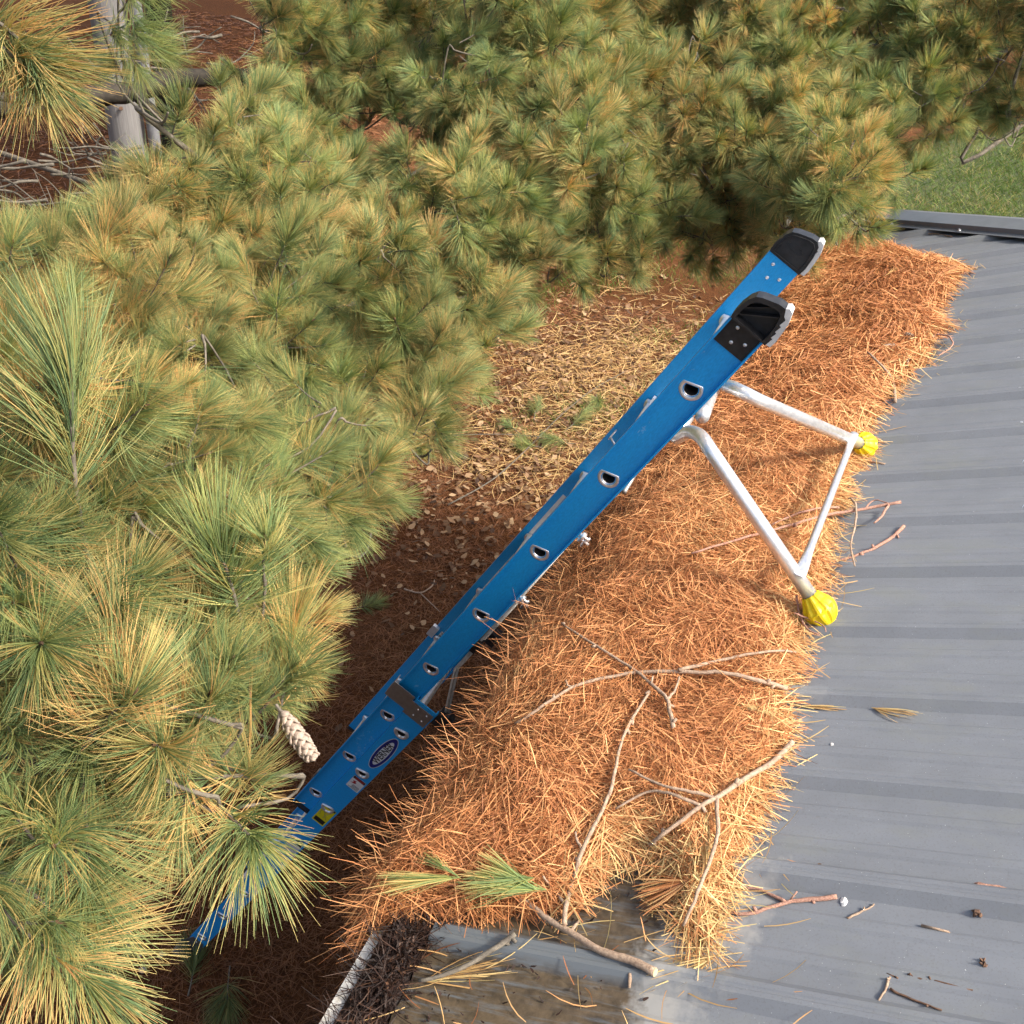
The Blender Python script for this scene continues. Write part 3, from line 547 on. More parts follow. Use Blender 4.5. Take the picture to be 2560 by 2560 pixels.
def chan(x, z0, z1, y0, y1, out, holes, zh, fl=0.018, t=0.0042, rh=0.0158):
    """C rail: web at x pierced at each rung, flanges reaching 'out' (+1/-1)"""
    o = out; mb = MB(); xi = x + o * t
    lip = [(xi, z0 + t), (x + o * fl, z0 + t), (x + o * fl, z0), (x, z0)]; lip2 = [(x, z1), (x + o * fl, z1), (x + o * fl, z1 - t), (xi, z1 - t)]
    for L_ in (lip, lip2): mb.add([(p[0], y0, p[1]) for p in L_] + [(p[0], y1, p[1]) for p in L_], [(j, j + 1, 5 + j, 4 + j) for j in range(3)] + [(3, 2, 1, 0), (4, 5, 6, 7)])
    mb.add([(x, y0, z0), (xi, y0, z0 + t), (xi, y0, z1 - t), (x, y0, z1), (x, y1, z0), (xi, y1, z0 + t), (xi, y1, z1 - t), (x, y1, z1)], [(0, 1, 2, 3), (7, 6, 5, 4)])
    D = dshape(rh); n = len(D); hd_ = 0.03
    for xx, za, zb in ((x, z0, z1), (xi, z0 + t, z1 - t)):
        ys = [y0]
        for h in holes: ys += [h - hd_, h + hd_]
        ys.append(y1)
        for i in range(0, len(ys), 2): mb.add([(xx, ys[i], za), (xx, ys[i + 1], za), (xx, ys[i + 1], zb), (xx, ys[i], zb)], [(0, 1, 2, 3)])
        for h in holes:
            out_ = []
            for p in D:
                k = 1e9
                if abs(p[0]) > 1e-9: k = min(k, hd_ / abs(p[0]))
                if p[1] > 1e-9: k = min(k, (zb - zh) / p[1])
                if p[1] < -1e-9: k = min(k, (za - zh) / p[1])
                out_.append([p[0] * k, p[1] * k])
            V = [(xx, h + p[0], zh + p[1]) for p in D] + [(xx, h + p[0], zh + p[1]) for p in out_]
            F = [(j, (j + 1) % n, n + (j + 1) % n, n + j) for j in range(n)]
            for cy_, cz in ((hd_, zb - zh), (hd_, za - zh), (-hd_, zb - zh), (-hd_, za - zh)):      # fill the four corners
                ang = math.atan2(cz, cy_); best = None
                for j in range(n):
                    a1, b1 = out_[j], out_[(j + 1) % n]; A1, B1 = math.atan2(a1[1], a1[0]), math.atan2(b1[1], b1[0])
                    da = (ang - A1 + 3 * PI) % (2 * PI) - PI; db = (B1 - ang + 3 * PI) % (2 * PI) - PI
                    if da >= -1e-6 and db >= -1e-6: best = j
                if best is not None: V.append((xx, h + cy_, zh + cz)); F.append((n + best, n + (best + 1) % n, len(V) - 1))
            mb.add(V, F)
    return mb
HF = [S1_ + RS * (k - 1) for k in range(6, 14)]; HB = [S1_ + RS * (k - 1) for k in range(1, 9)]
fly_rail = []
fly_rail.append(chan(XN, FZ0, FZ1, FBOT, TOP, +1, HF, .0655).build('fly_rail', M['blue'], lad))
fly_rail.append(chan(XFAR, FZ0, FZ1, FBOT, TOP, -1, HF, .0655).build('fly_rail', M['blue'], lad))
base_rail = [chan(0.0, BZ0, BZ1, 0.165, BTOP, -1, HB, -.001, .017).build('base_rail', M['blue'], lad), chan(-WB, BZ0, BZ1, 0.165, BTOP, +1, HB, -.001, .017).build('base_rail', M['blue'], lad)]
# D shaped rungs
def rung_meshes(xa, xb, webx, r=0.0195):
    """xa near end, xb far end"""
    mb = MB(); D = dshape(r); n = len(D)
    for x0, x1 in ((xa, xb),):
        mb.add([(x0, p[0], p[1]) for p in D] + [(x1, p[0], p[1]) for p in D], [(j, (j + 1) % n, n + (j + 1) % n, n + j) for j in range(n)])
    Di = dshape(r - 0.0042)
    mb.add([(xa, p[0], p[1]) for p in Di] + [(xa - .10, p[0], p[1]) for p in Di], [(j, n + j, n + (j + 1) % n, (j + 1) % n) for j in range(n)] + [tuple(range(n, 2 * n))], 1)  # dark lining and end plug stand in for shade within the tube
    rings = []
    for x, sgn in ((xa, 1), (xb, -1)):                  # swaged collar: rounded ring proud of the web
        for rr, dx in ((r + .0085, -.0), (r + .0082, .0022), (r + .0055, .0048), (r + .0022, .0056), (r - .0015, .0046), (r - .0042, .0004)):
            rings.append([(x + sgn * dx, p[0], p[1]) for p in dshape(rr)])
        for a in range(len(rings) - 6, len(rings) - 1):
            A, B = rings[a], rings[a + 1]; mb.add(A + B, [(j, (j + 1) % n, n + (j + 1) % n, n + j) for j in range(n)])
    for x, sgn in ((webx[0], -1), (webx[1], 1)):        # inner ferrule against the inside of the web
        prev = None
        for rr, dx in ((r + .006, 0.0), (r + .006, .003), (r + .0005, .007)):
            A = [(x + sgn * dx, p[0], p[1]) for p in dshape(rr)]
            if prev: mb.add(prev + A, [(j, (j + 1) % n, n + (j + 1) % n, n + j) for j in range(n)])
            prev = A
    o = mb.build('rung', [M['alu'], M['bore_shade']], None, True); me = o.data; bpy.data.objects.remove(o); return me
RF = rung_meshes(XN + 0.0004, XFAR - 0.0004, (XN - 0.0044, XFAR + 0.0044)); RB = rung_meshes(0.0005, -WB - 0.0005, (-0.0045, -WB + 0.0045), 0.0175)
for k in range(6, 14):
    o = obj('rung', RF, lad); o.location = (0, S1_ + RS * (k - 1), 0.0655)
for k in range(1, 9):
    o = obj('rung', RB, lad); o.location = (0, S1_ + RS * (k - 1), -0.001)
# top caps: black boot with a ribbed grey pad on the wall side
cp = [(0, .0817), (.006, .0835), (.030, .083), (.050, .079), (.063, .072), (.069, .062), (.075, .045), (.080, .030), (.0805, .016), (.073, .006), (.050, -.0005), (.022, -.0045), (0, -.003)]
pp = [(.0815, .0155), (.086, .010), (.083, .001), (.060, -.0085), (.040, -.0115), (.018, -.014), (.004, -.013), (.003, -.004), (.020, -.0055), (.020, -.0015), (.033, -.0035), (.034, .0005), (.048, -.0015), (.050, .003), (.064, .001), (.068, .0075)]
def rivet(mb, x, y, z, sgn, r=0.0042):
    n = 10; prev = None; c = []
    for rr, dx in ((r, 0), (r * .85, .0012), (r * .45, .0022)):
        A = [(x + sgn * dx, y + rr * math.cos(2 * PI * i / n), z + rr * math.sin(2 * PI * i / n)) for i in range(n)]
        if prev: mb.add(prev + A, [(j, (j + 1) % n, n + (j + 1) % n, n + j) for j in range(n)])
        prev = A
    mb.add(prev, [tuple(range(n))])
for i, (x0, sgn) in enumerate(((XN, 1), (XFAR, -1))):
    mb = MB(); f = lambda x: (lambda p: (x, TOP + p[0], FZ0 + p[1]))
    mb.prism(cp, f(x0 + sgn * -.001), f(x0 + sgn * .005))                          # back plate
    n = len(cp); ci = [(.011 + (p[0] - .011) * .80 + .002, .040 + (p[1] - .040) * .80) for p in cp]
    xo = x0 + sgn * .031
    V = [(x0 + sgn * .005, TOP + p[0], FZ0 + p[1]) for p in cp] + [(xo, TOP + p[0], FZ0 + p[1]) for p in cp] + [(xo, TOP + p[0], FZ0 + p[1]) for p in ci] + [(x0 + sgn * .0055, TOP + p[0], FZ0 + p[1]) for p in ci]
    mb.add(V, [(q * n + j, q * n + (j + 1) % n, (q + 1) * n + (j + 1) % n, (q + 1) * n + j) for q in range(3) for j in range(n)])
    for a, b in (((.012, .072), (.056, .012)), ((.028, .074), (.066, .030))):        # stiffening ribs
        d = Vector((b[0] - a[0], b[1] - a[1])).normalized(); nn = (-d.y * .0013, d.x * .0013)
        mb.prism([(a[0] + nn[0], a[1] + nn[1]), (b[0] + nn[0], b[1] + nn[1]), (b[0] - nn[0], b[1] - nn[1]), (a[0] - nn[0], a[1] - nn[1])], f(x0 + sgn * .0052), f(x0 + sgn * (.022 if i == 0 else .02)))
    if i == 0: mb.box((x0 + .0046, TOP - .068, FZ0 + .0048), (x0 + .0066, TOP + .002, FZ1 - .0048))     # tongue riveted inside the rail
    else:                                                                             # face seen from the inner side: raised frame and oval
        xi = x0 + .001
        for a in range(2):
            sc_ = (.86, .60)[a]; R_ = [[(xi + dx, TOP + .036 + (p[0] - .036) * s2, FZ0 + .040 + (p[1] - .040) * s2) for p in cp] for s2, dx in ((sc_, 0), (sc_ - .01, .003), (sc_ - .05, .003), (sc_ - .06, 0))]
            if a == 0:
                for A, B in zip(R_, R_[1:]): mb.add(A + B, [(j, (j + 1) % n, n + (j + 1) % n, n + j) for j in range(n)])
        E_ = [[(xi + dx, TOP + .040 + math.sin(t) * .008 * q + math.cos(t) * .001, FZ0 + .042 + math.cos(t) * .022 * q) for t in np.linspace(0, 2 * PI, 25)[:-1]] for q, dx in ((1, 0), (.97, .0012), (.86, .0012), (.83, 0))]
        for A, B in zip(E_, E_[1:]): mb.add(A + B, [(j, (j + 1) % 24, 24 + (j + 1) % 24, 24 + j) for j in range(24)])
        for z_ in (.070, .073, .076): mb.box((xi, TOP + .018, FZ0 + z_), (xi + .002, TOP + .026, FZ0 + z_ + .0012))
    cap_o = mb.build('end_cap', M['black'], fly_rail[i])
    mb = MB(); mb.prism(pp, f(x0 + sgn * .002), f(x0 + sgn * .032)); mb.build('grip_pad', M['pad'], cap_o)
    for (dy, dz) in ((-.018, .056), (-.050, .046), (-.036, .022)):
        mb = MB(); rivet(mb, x0 + (.0066 if i == 0 else .0002), TOP + dy, FZ0 + dz, 1); mb.build('rivet', M['alu'], fly_rail[i], True)
# guide bracket and caps at the section ends
mb = MB(); mb.box((.0008, 2.40 + .085, BZ0 + .004), (.0030, 2.40 + .155, BZ1 + .006)); mb.box((.0008, 2.50, BZ1 + .006), (.0030, 2.575, FZ1 + .012)); mb.box((-.030, 2.50, FZ1 + .0105), (.0008, 2.575, FZ1 + .0125))
br = mb.build('guide_bracket', M['zinc'], base_rail[0])
for (y, z) in ((2.505, -.02), (2.505, .012), (2.54, -.02), (2.54, .012)):
    mb = MB(); rivet(mb, .003, y, z, 1, .0032); mb.build('rivet', M['alu'], base_rail[0])
mb = MB(); mb.box((-.034, 2.53, BZ0 - .034), (.004, 2.585, BZ0 - .0008)); mb.tube([(-.032, 2.565, BZ0 - .03), (-.005, 2.565, BZ0 - .03)], .022, 14); mb.build('pulley', M['black'], base_rail[0])
mb = MB(); mb.box((-WB - .004, 2.53, BZ0 - .034), (-WB + .034, 2.585, BZ0 - .0008)); mb.build('pulley', M['black'], base_rail[1])
for xq in (-.020, -.026): pass
mb = MB(); mb.tube([(-.018, 2.57, BZ0 - .02), (-.03, 2.75, FZ0 - .012), (-.06, 3.10, FZ0 - .010), (-.09, 3.30, FZ0 - .008)], .0042, 6); mb.tube([(-.024, 2.57, BZ0 - .026), (-.04, 2.75, FZ0 - .018), (-.07, 3.10, FZ0 - .014)], .0042, 6); mb.build('halyard_rope', M['rope'], lad, True)
mb = MB(); mb.box((-.10, 2.86, FZ0 - .020), (-.02, 2.90, FZ0 - .002)); mb.build('rope_clamp', M['black'], lad)
for i, x in enumerate((.0004, -WB + .0004)):
    mb = MB(); mb.box((XN - .006, FBOT - .012, FZ0 - .001), (XN + .017, FBOT, FZ1 + .001)) if i == 0 else mb.box((XFAR - .020, FBOT - .012, FZ0 - .001), (XFAR + .004, FBOT, FZ1 + .001)); mb.build('rail_end_cap', M['black'], fly_rail[i])
# flippers (rung locks) behind rungs
mb = MB(); mb.box((XN + .0006, 1.86, FZ0 + .045), (XN + .0030, 1.92, FZ1 + .004)); mb.box((XN + .0006, 1.86, FZ1 + .002), (XN + .018, 1.915, FZ1 + .0045)); mb.build('rung_lock', M['zinc'], lad)
# inner hardware on the far rail: channel bars, clips, locking ring
xi = XFAR + .0006
def farbox(name, y0, y1, z0, z1, t, mat, parent=None):
    mb = MB(); mb.box((xi, y0, z0), (xi + t, y1, z1)); return mb.build(name, mat, parent or lad)
for y0 in (2.56, ):
    farbox('guide_clip', 2.385, 2.44, FZ1 - .012, FZ1 + .012, .012, M['alu'])
lab = farbox('label', 2.67, 2.91, .066, .0785, .0005, M['label_silver'], fly_rail[1]); 
for k in range(26):
    y = 2.675 + .0088 * k
    mb = MB(); mb.box((xi + .0006, y, .0680), (xi + .0008, y + random.uniform(.003, .007), .0680 + random.uniform(.004, .009))); mb.build('print', M['ink'], lab) if k % 2 == 0 else None
lab = farbox('label', 2.985, 3.205, .0765, .0875, .0005, M['label_white'], fly_rail[1])
for k in range(16):
    y = 2.99 + .0132 * k; mb = MB(); mb.box((xi + .0006, y, .0790), (xi + .0008, y + random.uniform(.006, .011), .0855)); mb.build('print', M['label_silver'], lab)
lab = farbox('label', 2.36, 2.43, .0685, .0835, .0005, M['label_white'], fly_rail[1])
for k in range(4):
    y = 2.366 + .017 * k; mb = MB(); mb.box((xi + .0006, y, .0715), (xi + .0008, y + .009, .0815)); mb.build('print', M['zinc'], lab)
# stickers on the near base rail
def disc(mb, x, cy, cz, ry, rz, n=36, mi=0): mb.add([(x, cy + ry * math.cos(2 * PI * i / n), cz + rz * math.sin(2 * PI * i / n)) for i in range(n)], [tuple(range(n))], mi)
yc, zc = 2.248, -.006
mb = MB(); disc(mb, .0006, yc, zc, .106, .0252, mi=0); disc(mb, .0009, yc, zc, .103, .0232, mi=1); disc(mb, .0012, yc, zc, .080, .0148, mi=2)
stk = mb.build('maker_sticker', [M['label_white'], M['navy'], M['label_silver']], base_rail[0])
def text(s, parent, mat, y, z, size, rot=0.0, x=.0015, bold=0.0, ysc=1.0):
    cu = bpy.data.curves.new('lettering', 'FONT'); cu.body = s; cu.size = size; cu.align_x = 'CENTER'; cu.align_y = 'CENTER'; cu.offset = bold; cu.extrude = 0
    t = bpy.data.objects.new('lettering', cu); COL.objects.link(t); dg = bpy.context.evaluated_depsgraph_get(); me = bpy.data.meshes.new_from_object(t.evaluated_get(dg)); bpy.data.objects.remove(t)
    me.materials.clear(); me.materials.append(mat); o = obj('lettering', me, parent)
    # letters run up the rail (+Y), tops toward the climbing side (+Z), read from outside (+X)
    o.matrix_local = Matrix(((0, 0, 1, x), (1, 0, 0, y), (0, ysc, 0, z), (0, 0, 0, 1))); return o
text('WERNER', stk, M['ink'], yc, zc, .033, bold=.0007)
mb = MB(); mb.box((.0004, 1.975, -.036), (.0008, 2.052, .012)); st = mb.build('warning_sticker', M['label_white'], base_rail[0])
mb = MB(); mb.box((.0009, 2.036, -.035), (.0011, 2.0515, .011)); mb.build('sticker_band', M['ink'], st)
mb = MB(); mb.box((.0012, 2.0385, -.030), (.0013, 2.0485, .004)); mb.build('sticker_band', M['red'], st)
mb = MB(); mb.prism([(2.030, -.010), (2.024, .004), (2.016, -.001), (2.006, .008), (2.010, -.008), (2.018, -.012), (2.022, -.006)], lambda p: (.0009, p[0], p[1]), lambda p: (.0011, p[0], p[1])); mb.build('sticker_figure', M['red'], st)
for k in range(5):
    mb = MB(); mb.box((.0009, 1.980 + k * .005, -.032), (.0011, 1.982 + k * .005, -.004 + random.uniform(-.004, .010))); mb.build('print', M['ink'], st)
mb = MB(); mb.box((.0004, 1.665, -.034), (.0008, 1.795, .016)); st = mb.build('caution_sticker', M['label_yellow'], base_rail[0])
mb = MB(); mb.box((.0009, 1.672, -.030), (.0011, 1.700, .012)); mb.build('sticker_band', M['ink'], st)
mb = MB(); mb.box((.0009, 1.785, -.032), (.0011, 1.7945, .015)); mb.build('sticker_band', M['ink'], st)
for a, b in (((1.71, -.026), (1.775, .004)), ((1.712, -.012), (1.76, -.020)), ((1.72, .006), (1.775, .008))):
    mb = MB(); mb.tube([(.0010, a[0], a[1]), (.0010, (a[0] + b[0]) / 2, (a[1] + b[1]) / 2 + .004), (.0010, b[0], b[1])], .0009, 4); mb.build('print', M['zinc'], st)
mb = MB(); mb.box((.0004, 1.36, -.034), (.0008, 1.46, .020)); st = mb.build('warning_sticker', M['label_white'], base_rail[0])
mb = MB(); mb.box((.0009, 1.447, -.032), (.0011, 1.459, .018)); mb.build('sticker_band', M['ink'], st)
# shoes
for i, x in enumerate((0.0, -WB)):
    sg = 1 if i == 0 else -1
    mb = MB(); f = lambda xx: (lambda p: (xx, p[0], p[1]))
    wl = [(.20, -.030), (.20, .028), (.11, .052), (.02, .060), (.012, .030), (.03, -.02), (.10, -.046)]
    mb.prism(wl, f(x + sg * .0006), f(x + sg * .0045)); sh = mb.build('shoe', M['shoe'], base_rail[i])
    c_, s_ = math.cos(AL_), math.sin(AL_)
    mb = MB(); f0 = lambda a, v, xx: (xx, .034 + a * c_ + v * s_, .010 - a * s_ + v * c_)        # a along the ground, v up
    pl = [(-.065, -.020), (.065, -.020), (.060, -.012), (-.060, -.012)]
    mb.prism(pl, lambda p: f0(p[0], p[1], x - .036), lambda p: f0(p[0], p[1], x + .036)); mb.build('sole', M['shoe'], sh)
    for (y, z) in ((.18, 0), (.10, .018), (.06, .03)):
        mb = MB(); rivet(mb, x + sg * .0046, y, z, sg, .005); mb.build('bolt', M['alu'], sh)
# stand-off arms
LMi = LM.inverted()
def loc(p): return LMi @ Vector(p)
def on_plane(px, py, z):
    o = np.array([-1.5734978, 2.0966295, 0]); r = ray(px, py); t = ((o + Nv * z - CAM) @ Nv) / (r @ Nv); return loc(CAM + r * t)
ball = [loc(on_roof(2050, 1525, .040)), loc(on_roof(2160, 1113, .040))]
arm1 = [Vector((-.30, 3.705, -.004)), on_plane(1690, 1092, -.010), on_plane(1722, 1080, -.020), on_plane(1752, 1092, -.040), on_plane(1779, 1130, -.075)]
arm2 = [Vector((-.12, 3.83, -.004)), on_plane(1790, 962, -.018), on_plane(1822, 966, -.034), on_plane(1856, 980, -.060), on_plane(1895, 1000, -.10)]
so_ = None
for i, a in enumerate((arm1, arm2)):
    d = (ball[i] - a[-1]).normalized(); pts = smooth_path(a + [a[-1] + d * .1], 5) + [a[-1] + d * .2, ball[i] - d * .02]
    mb = MB(); mb.tube(pts, 0.0165 if i == 0 else .0165, 18); ao = mb.build('standoff_arm', M['alu'], lad, True)
    mb = MB(); R_ = .0385; n = 40; prev = None; q = d.to_track_quat('Z', 'Y')
    prof = [(-1.08, .48), (-1.04, .55), (-.90, .64)] + [(-math.cos(t) * 1.0, math.sin(t)) for t in np.linspace(.85, PI - .02, 18)]
    rings = []
    for k, (z, r) in enumerate(prof):
        ring = []
        for j in range(n):
            fl = 1 - (0.085 if (j % 4 < 2) else 0) * (1 if -1.1 < z < -.18 or .05 < z < .8 else 0)
            aa = 2 * PI * j / n; ring.append(ball[i] + q @ Vector((math.cos(aa) * r * R_ * fl, math.sin(aa) * r * R_ * fl, z * R_)))
        rings.append(ring)
    V = [p for r in rings for p in r]
    mb.add(V, [(k * n + j, k * n + (j + 1) % n, (k + 1) * n + (j + 1) % n, (k + 1) * n + j) for k in range(len(rings) - 1) for j in range(n)] + [tuple(range((len(rings) - 1) * n, len(rings) * n))]); mb.build('rubber_ball', M['yellow'], ao, False)
    if i == 0: arm_end = a[-1] + (ball[0] - a[-1]) * .80
    else: arm_end2 = a[-1] + (ball[1] - a[-1]) * .865
d = (arm_end2 - arm_end).normalized(); upv = loc(Vector(CAM)) - arm_end; upv = (upv - d * upv.dot(d)).normalized(); sd = d.cross(upv)
def flatbar(mb, c, hw, th, off): 
    return [c + sd * hw + upv * (off - th), c + sd * hw + upv * (off + th), c - sd * hw + upv * (off + th), c - sd * hw + upv * (off - th)]
mb = MB(); Lb = (arm_end2 - arm_end).length; st = [(-.016, .008, .0016, .018), (-.012, .0135, .0016, .018), (.030, .0135, .0017, .018), (.075, .011, .006, .016), (.12, .0095, .0090, .012), (Lb - .10, .0095, .0090, .012), (Lb - .05, .0108, .005, .015), (Lb - .016, .0125, .0017, .018), (Lb + .010, .0115, .0016, .018), (Lb + .016, .007, .0016, .018)]
V = [];
for (t, hw, th, of) in st:
    for k in range(10):
        a = 2 * PI * k / 10; V.append(arm_end + d * t + sd * (math.cos(a) * hw) + upv * (of + math.sin(a) * th))
mb.add(V, [(i * 10 + j, i * 10 + (j + 1) % 10, (i + 1) * 10 + (j + 1) % 10, (i + 1) * 10 + j) for i in range(len(st) - 1) for j in range(10)] + [tuple(range(9, -1, -1)), tuple(range(len(V) - 10, len(V)))])
bo = mb.build('standoff_brace', M['alu'], lad, True)
for e in (arm_end + d * .008, arm_end2 - d * .004):
    mb = MB(); mb.tube([e + upv * .0185, e + upv * .0235], .006, 8); mb.build('bolt', M['alu'], bo)
mb = MB(); mb.tube([(-.005, 3.62, FZ0 - .006), (-.40, 3.62, FZ0 - .006)], .006, 8); mb.build('mount_rod', M['zinc'], lad, True)
for (y, x) in ((3.415, -.030), (3.125, -.030)):
    mb = MB(); mb.tube([(x, y, FZ0 + .004), (x, y, FZ0 - .036)], .004, 8); mb.tube([(x + .001, y + .012, FZ0 + .004), (x + .001, y + .012, FZ0 - .03)], .004, 8); mb.tube([(x, y - .008, FZ0 - .012), (x, y + .02, FZ0 - .012)], .0065, 6); mb.tube([(x, y - .018, FZ0 - .026), (x, y, FZ0 - .022), (x, y + .018, FZ0 - .028)], .0035, 6); mb.build('u_bolt', M['alu'], lad, True)
# channel plates of the stand-off between the rails, with a pull ring
for (yq, ln) in ((3.44, .20), (3.14, .17)):
    mb = MB(); x = XFAR + .004; mb.prism([(yq, .050), (yq + ln, .076), (yq + ln, .083), (yq, .060)], lambda p: (x, p[0], p[1]), lambda p: (x + .014, p[0], p[1])); mb.build('mount_plate', M['alu'], lad)
mb = MB(); rc = Vector((XFAR + .03, 3.485, .098)); mb.tube([rc + Vector((math.cos(a) * .016, math.sin(a) * .016, 0)) for a in np.linspace(0, 2 * PI, 25)], .0013, 6, False); mb.tube([rc + Vector((.016, 0, 0)), rc + Vector((.03, -.004, -.03))], .0028, 6); mb.build('pull_ring', M['alu'], lad, True)
# ------------------------------------------------------------------ pines
def spray_mesh(i, nf, Lz, nl, wide, droop, open_, per=3, wid=0.0012):
    """one shoot: twig along +Z with bundles of long needles, thickest toward the tip"""
    r = np.random.default_rng(100 + i); mb = MB()
    bend = r.normal(0, .02, 2); tw = [(bend[0] * t * t, bend[1] * t * t, Lz * t) for t in np.linspace(0, 1, 6)]
    mb.tube(tw, [.0034, .0031, .0028, .0026, .0024, .0016], 6, True, 0, .2)
    mb.tube([(bend[0], bend[1], Lz - .002), (bend[0], bend[1], Lz + .009), (bend[0], bend[1], Lz + .018)], [.0026, .0034, .0008], 6, True, 1)
    tq = np.clip(r.beta(2.2, 1.15, nf), 0, 1); z = Lz * (0.22 + 0.78 * tq); ph = r.uniform(0, 2 * PI, nf)
    ang = open_ * (1.18 - 0.78 * tq) + r.normal(0, .14, nf)
    nn = nf * per; idx = np.repeat(np.arange(nf), per); ang2 = ang[idx] + r.normal(0, .07, nn); ph2 = ph[idx] + r.normal(0, .10, nn)
    D = np.stack([np.sin(ang2) * np.cos(ph2), np.sin(ang2) * np.sin(ph2), np.cos(ang2)], -1)
    L = nl * (r.uniform(.78, 1.08, nf))[idx] * r.uniform(.93, 1.05, nn); zz = z[idx]
    base = np.stack([bend[0] * (zz / Lz) ** 2, bend[1] * (zz / Lz) ** 2, zz], -1) + D * .003
    gdir = unit(r.normal(0, 1, 3)[None] * np.array([1, 1, .3]))[0]
    cv = gdir[None] * droop + unit(np.stack([np.cos(ph2), np.sin(ph2), 0 * ph2], -1)) * r.normal(-.06, .08, (nn, 1)) + r.normal(0, .035, (nn, 3))
    k = 4; t = np.linspace(0, 1, k)[None, :, None]; C = base[:, None] + D[:, None] * (L[:, None, None] * t) + cv[:, None] * (L[:, None, None] * t ** 2)
    A = unit(np.cross(D, np.array([.3, .2, .9]))); B = np.cross(D, A); rad = (wid * .5 * r.uniform(.8, 1.2, nn))[:, None, None] * np.array([.8, 1, .9, .35])[None, :, None]
    V = np.stack([C + (A[:, None] * math.cos(2 * PI * j / 3) + B[:, None] * math.sin(2 * PI * j / 3)) * rad for j in range(3)], 2)
    b = (np.arange(nn) * k * 3)[:, None, None] + (np.arange(k - 1) * 3)[None, :, None] + np.arange(3)[None, None]
    b2 = (np.arange(nn) * k * 3)[:, None, None] + (np.arange(k - 1) * 3)[None, :, None] + ((np.arange(3) + 1) % 3)[None, None]
    Q = np.stack([b, b2, b2 + 3, b + 3], -1).reshape(-1, 4)
    v0 = len(mb.V); tv = np.array([tuple(v) for v in mb.V]); tf = [f for f in mb.F]
    quads = [f for f in tf if len(f) == 4]; mi = [m_ for f, m_ in zip(tf, mb.I) if len(f) == 4]
    allV = np.concatenate([tv, V.reshape(-1, 3)]); allQ = np.concatenate([np.array(quads), Q + v0])
    nr = np.concatenate([np.zeros(v0), np.repeat(r.random(nf)[idx], k * 3)]); al = np.concatenate([np.zeros(v0), np.broadcast_to(np.linspace(0, 1, k)[None, :, None], (nn, k, 3)).reshape(-1)])
    ol = np.concatenate([np.zeros(v0), np.repeat((1 - tq)[idx], k * 3)])
    return npmesh('needle_spray', allV, allQ, [M['bark'], M['husk'], M['needle']], {'nr': nr, 'al': al, 'ol': ol}, smooth=True, midx=np.concatenate([mi, np.full(len(Q), 2)]))
SPRAY = [spray_mesh(i, *a) for i, a in enumerate([
    (105, .17, .122, 1, .14, 1.05), (95, .15, .112, 1, .26, 1.2), (120, .20, .122, 1, .20, .95), (80, .12, .120, 1, .32, 1.15), (110, .16, .128, 1, .10, 1.25),
    (70, .14, .105, 1, .34, .9), (100, .22, .105, 1, .12, 1.1), (85, .13, .118, 1, .20, 1.3), (60, .11, .10, 1, .42, .7), (115, .18, .108, 1, .02, 1.15)])]
SPRAY_FAR = [spray_mesh(20 + i, *a, per=3, wid=.0016) for i, a in enumerate([(90, .15, .112, 1, .12, 1.1), (80, .14, .108, 1, .26, 1.25), (95, .18, .110, 1, .18, 1.0), (70, .12, .112, 1, .30, 1.3), (85, .2, .108, 1, .08, 1.15)])]
def composite(i, src, subs):
    """a shoot with its younger side shoots, one mesh"""
    r = np.random.default_rng(300 + i); dat = []
    for me in src:
        n = len(me.vertices); co = np.zeros(n * 3, np.float32); me.vertices.foreach_get('co', co); q = np.zeros(len(me.loops), np.int32); me.loops.foreach_get('vertex_index', q); mi = np.zeros(len(me.polygons), np.int32); me.polygons.foreach_get('material_index', mi)
        at = {}
        for k in ('nr', 'al', 'ol'): a_ = np.zeros(n, np.float32); me.attributes[k].data.foreach_get('value', a_); at[k] = a_
        dat.append((co.reshape(-1, 3), q.reshape(-1, 4), mi, at))
    Vs, Qs, Ms, As, off = [], [], [], {k: [] for k in ('nr', 'al', 'ol')}, 0
    for s_ in range(subs):
        co, q, mi, at = dat[r.integers(len(dat))]
        if s_ == 0: X_m = Matrix.Translation((0, 0, .02)) @ Matrix.Scale(.80, 4)
        else: X_m = Matrix.Translation((0, 0, -.02 + .03 * s_ * r.uniform(.3, 1))) @ Matrix.Rotation(r.uniform(0, 6.28), 4, 'Z') @ Matrix.Rotation(r.uniform(.6, 1.15), 4, 'X') @ Matrix.Translation((0, 0, .04)) @ Matrix.Scale(r.uniform(.55, .75), 4)
        A_ = np.array(X_m); Vs.append(co @ A_[:3, :3].T + A_[:3, 3]); Qs.append(q + off); Ms.append(mi); off += len(co)
        sh = r.normal(0, .16)
        for k in As: As[k].append(np.clip(at[k] + (sh if k == 'ol' else 0), -.5, 1.5))
    return npmesh('needle_spray', np.concatenate(Vs), np.concatenate(Qs), [M['bark'], M['husk'], M['needle']], {k: np.concatenate(v) for k, v in As.items()}, smooth=True, midx=np.concatenate(Ms))
SPRAY_MID = [composite(i, SPRAY, 3) for i in range(6)]; SPRAY_FAR = [composite(10 + i, SPRAY_FAR, 4) for i in range(6)]
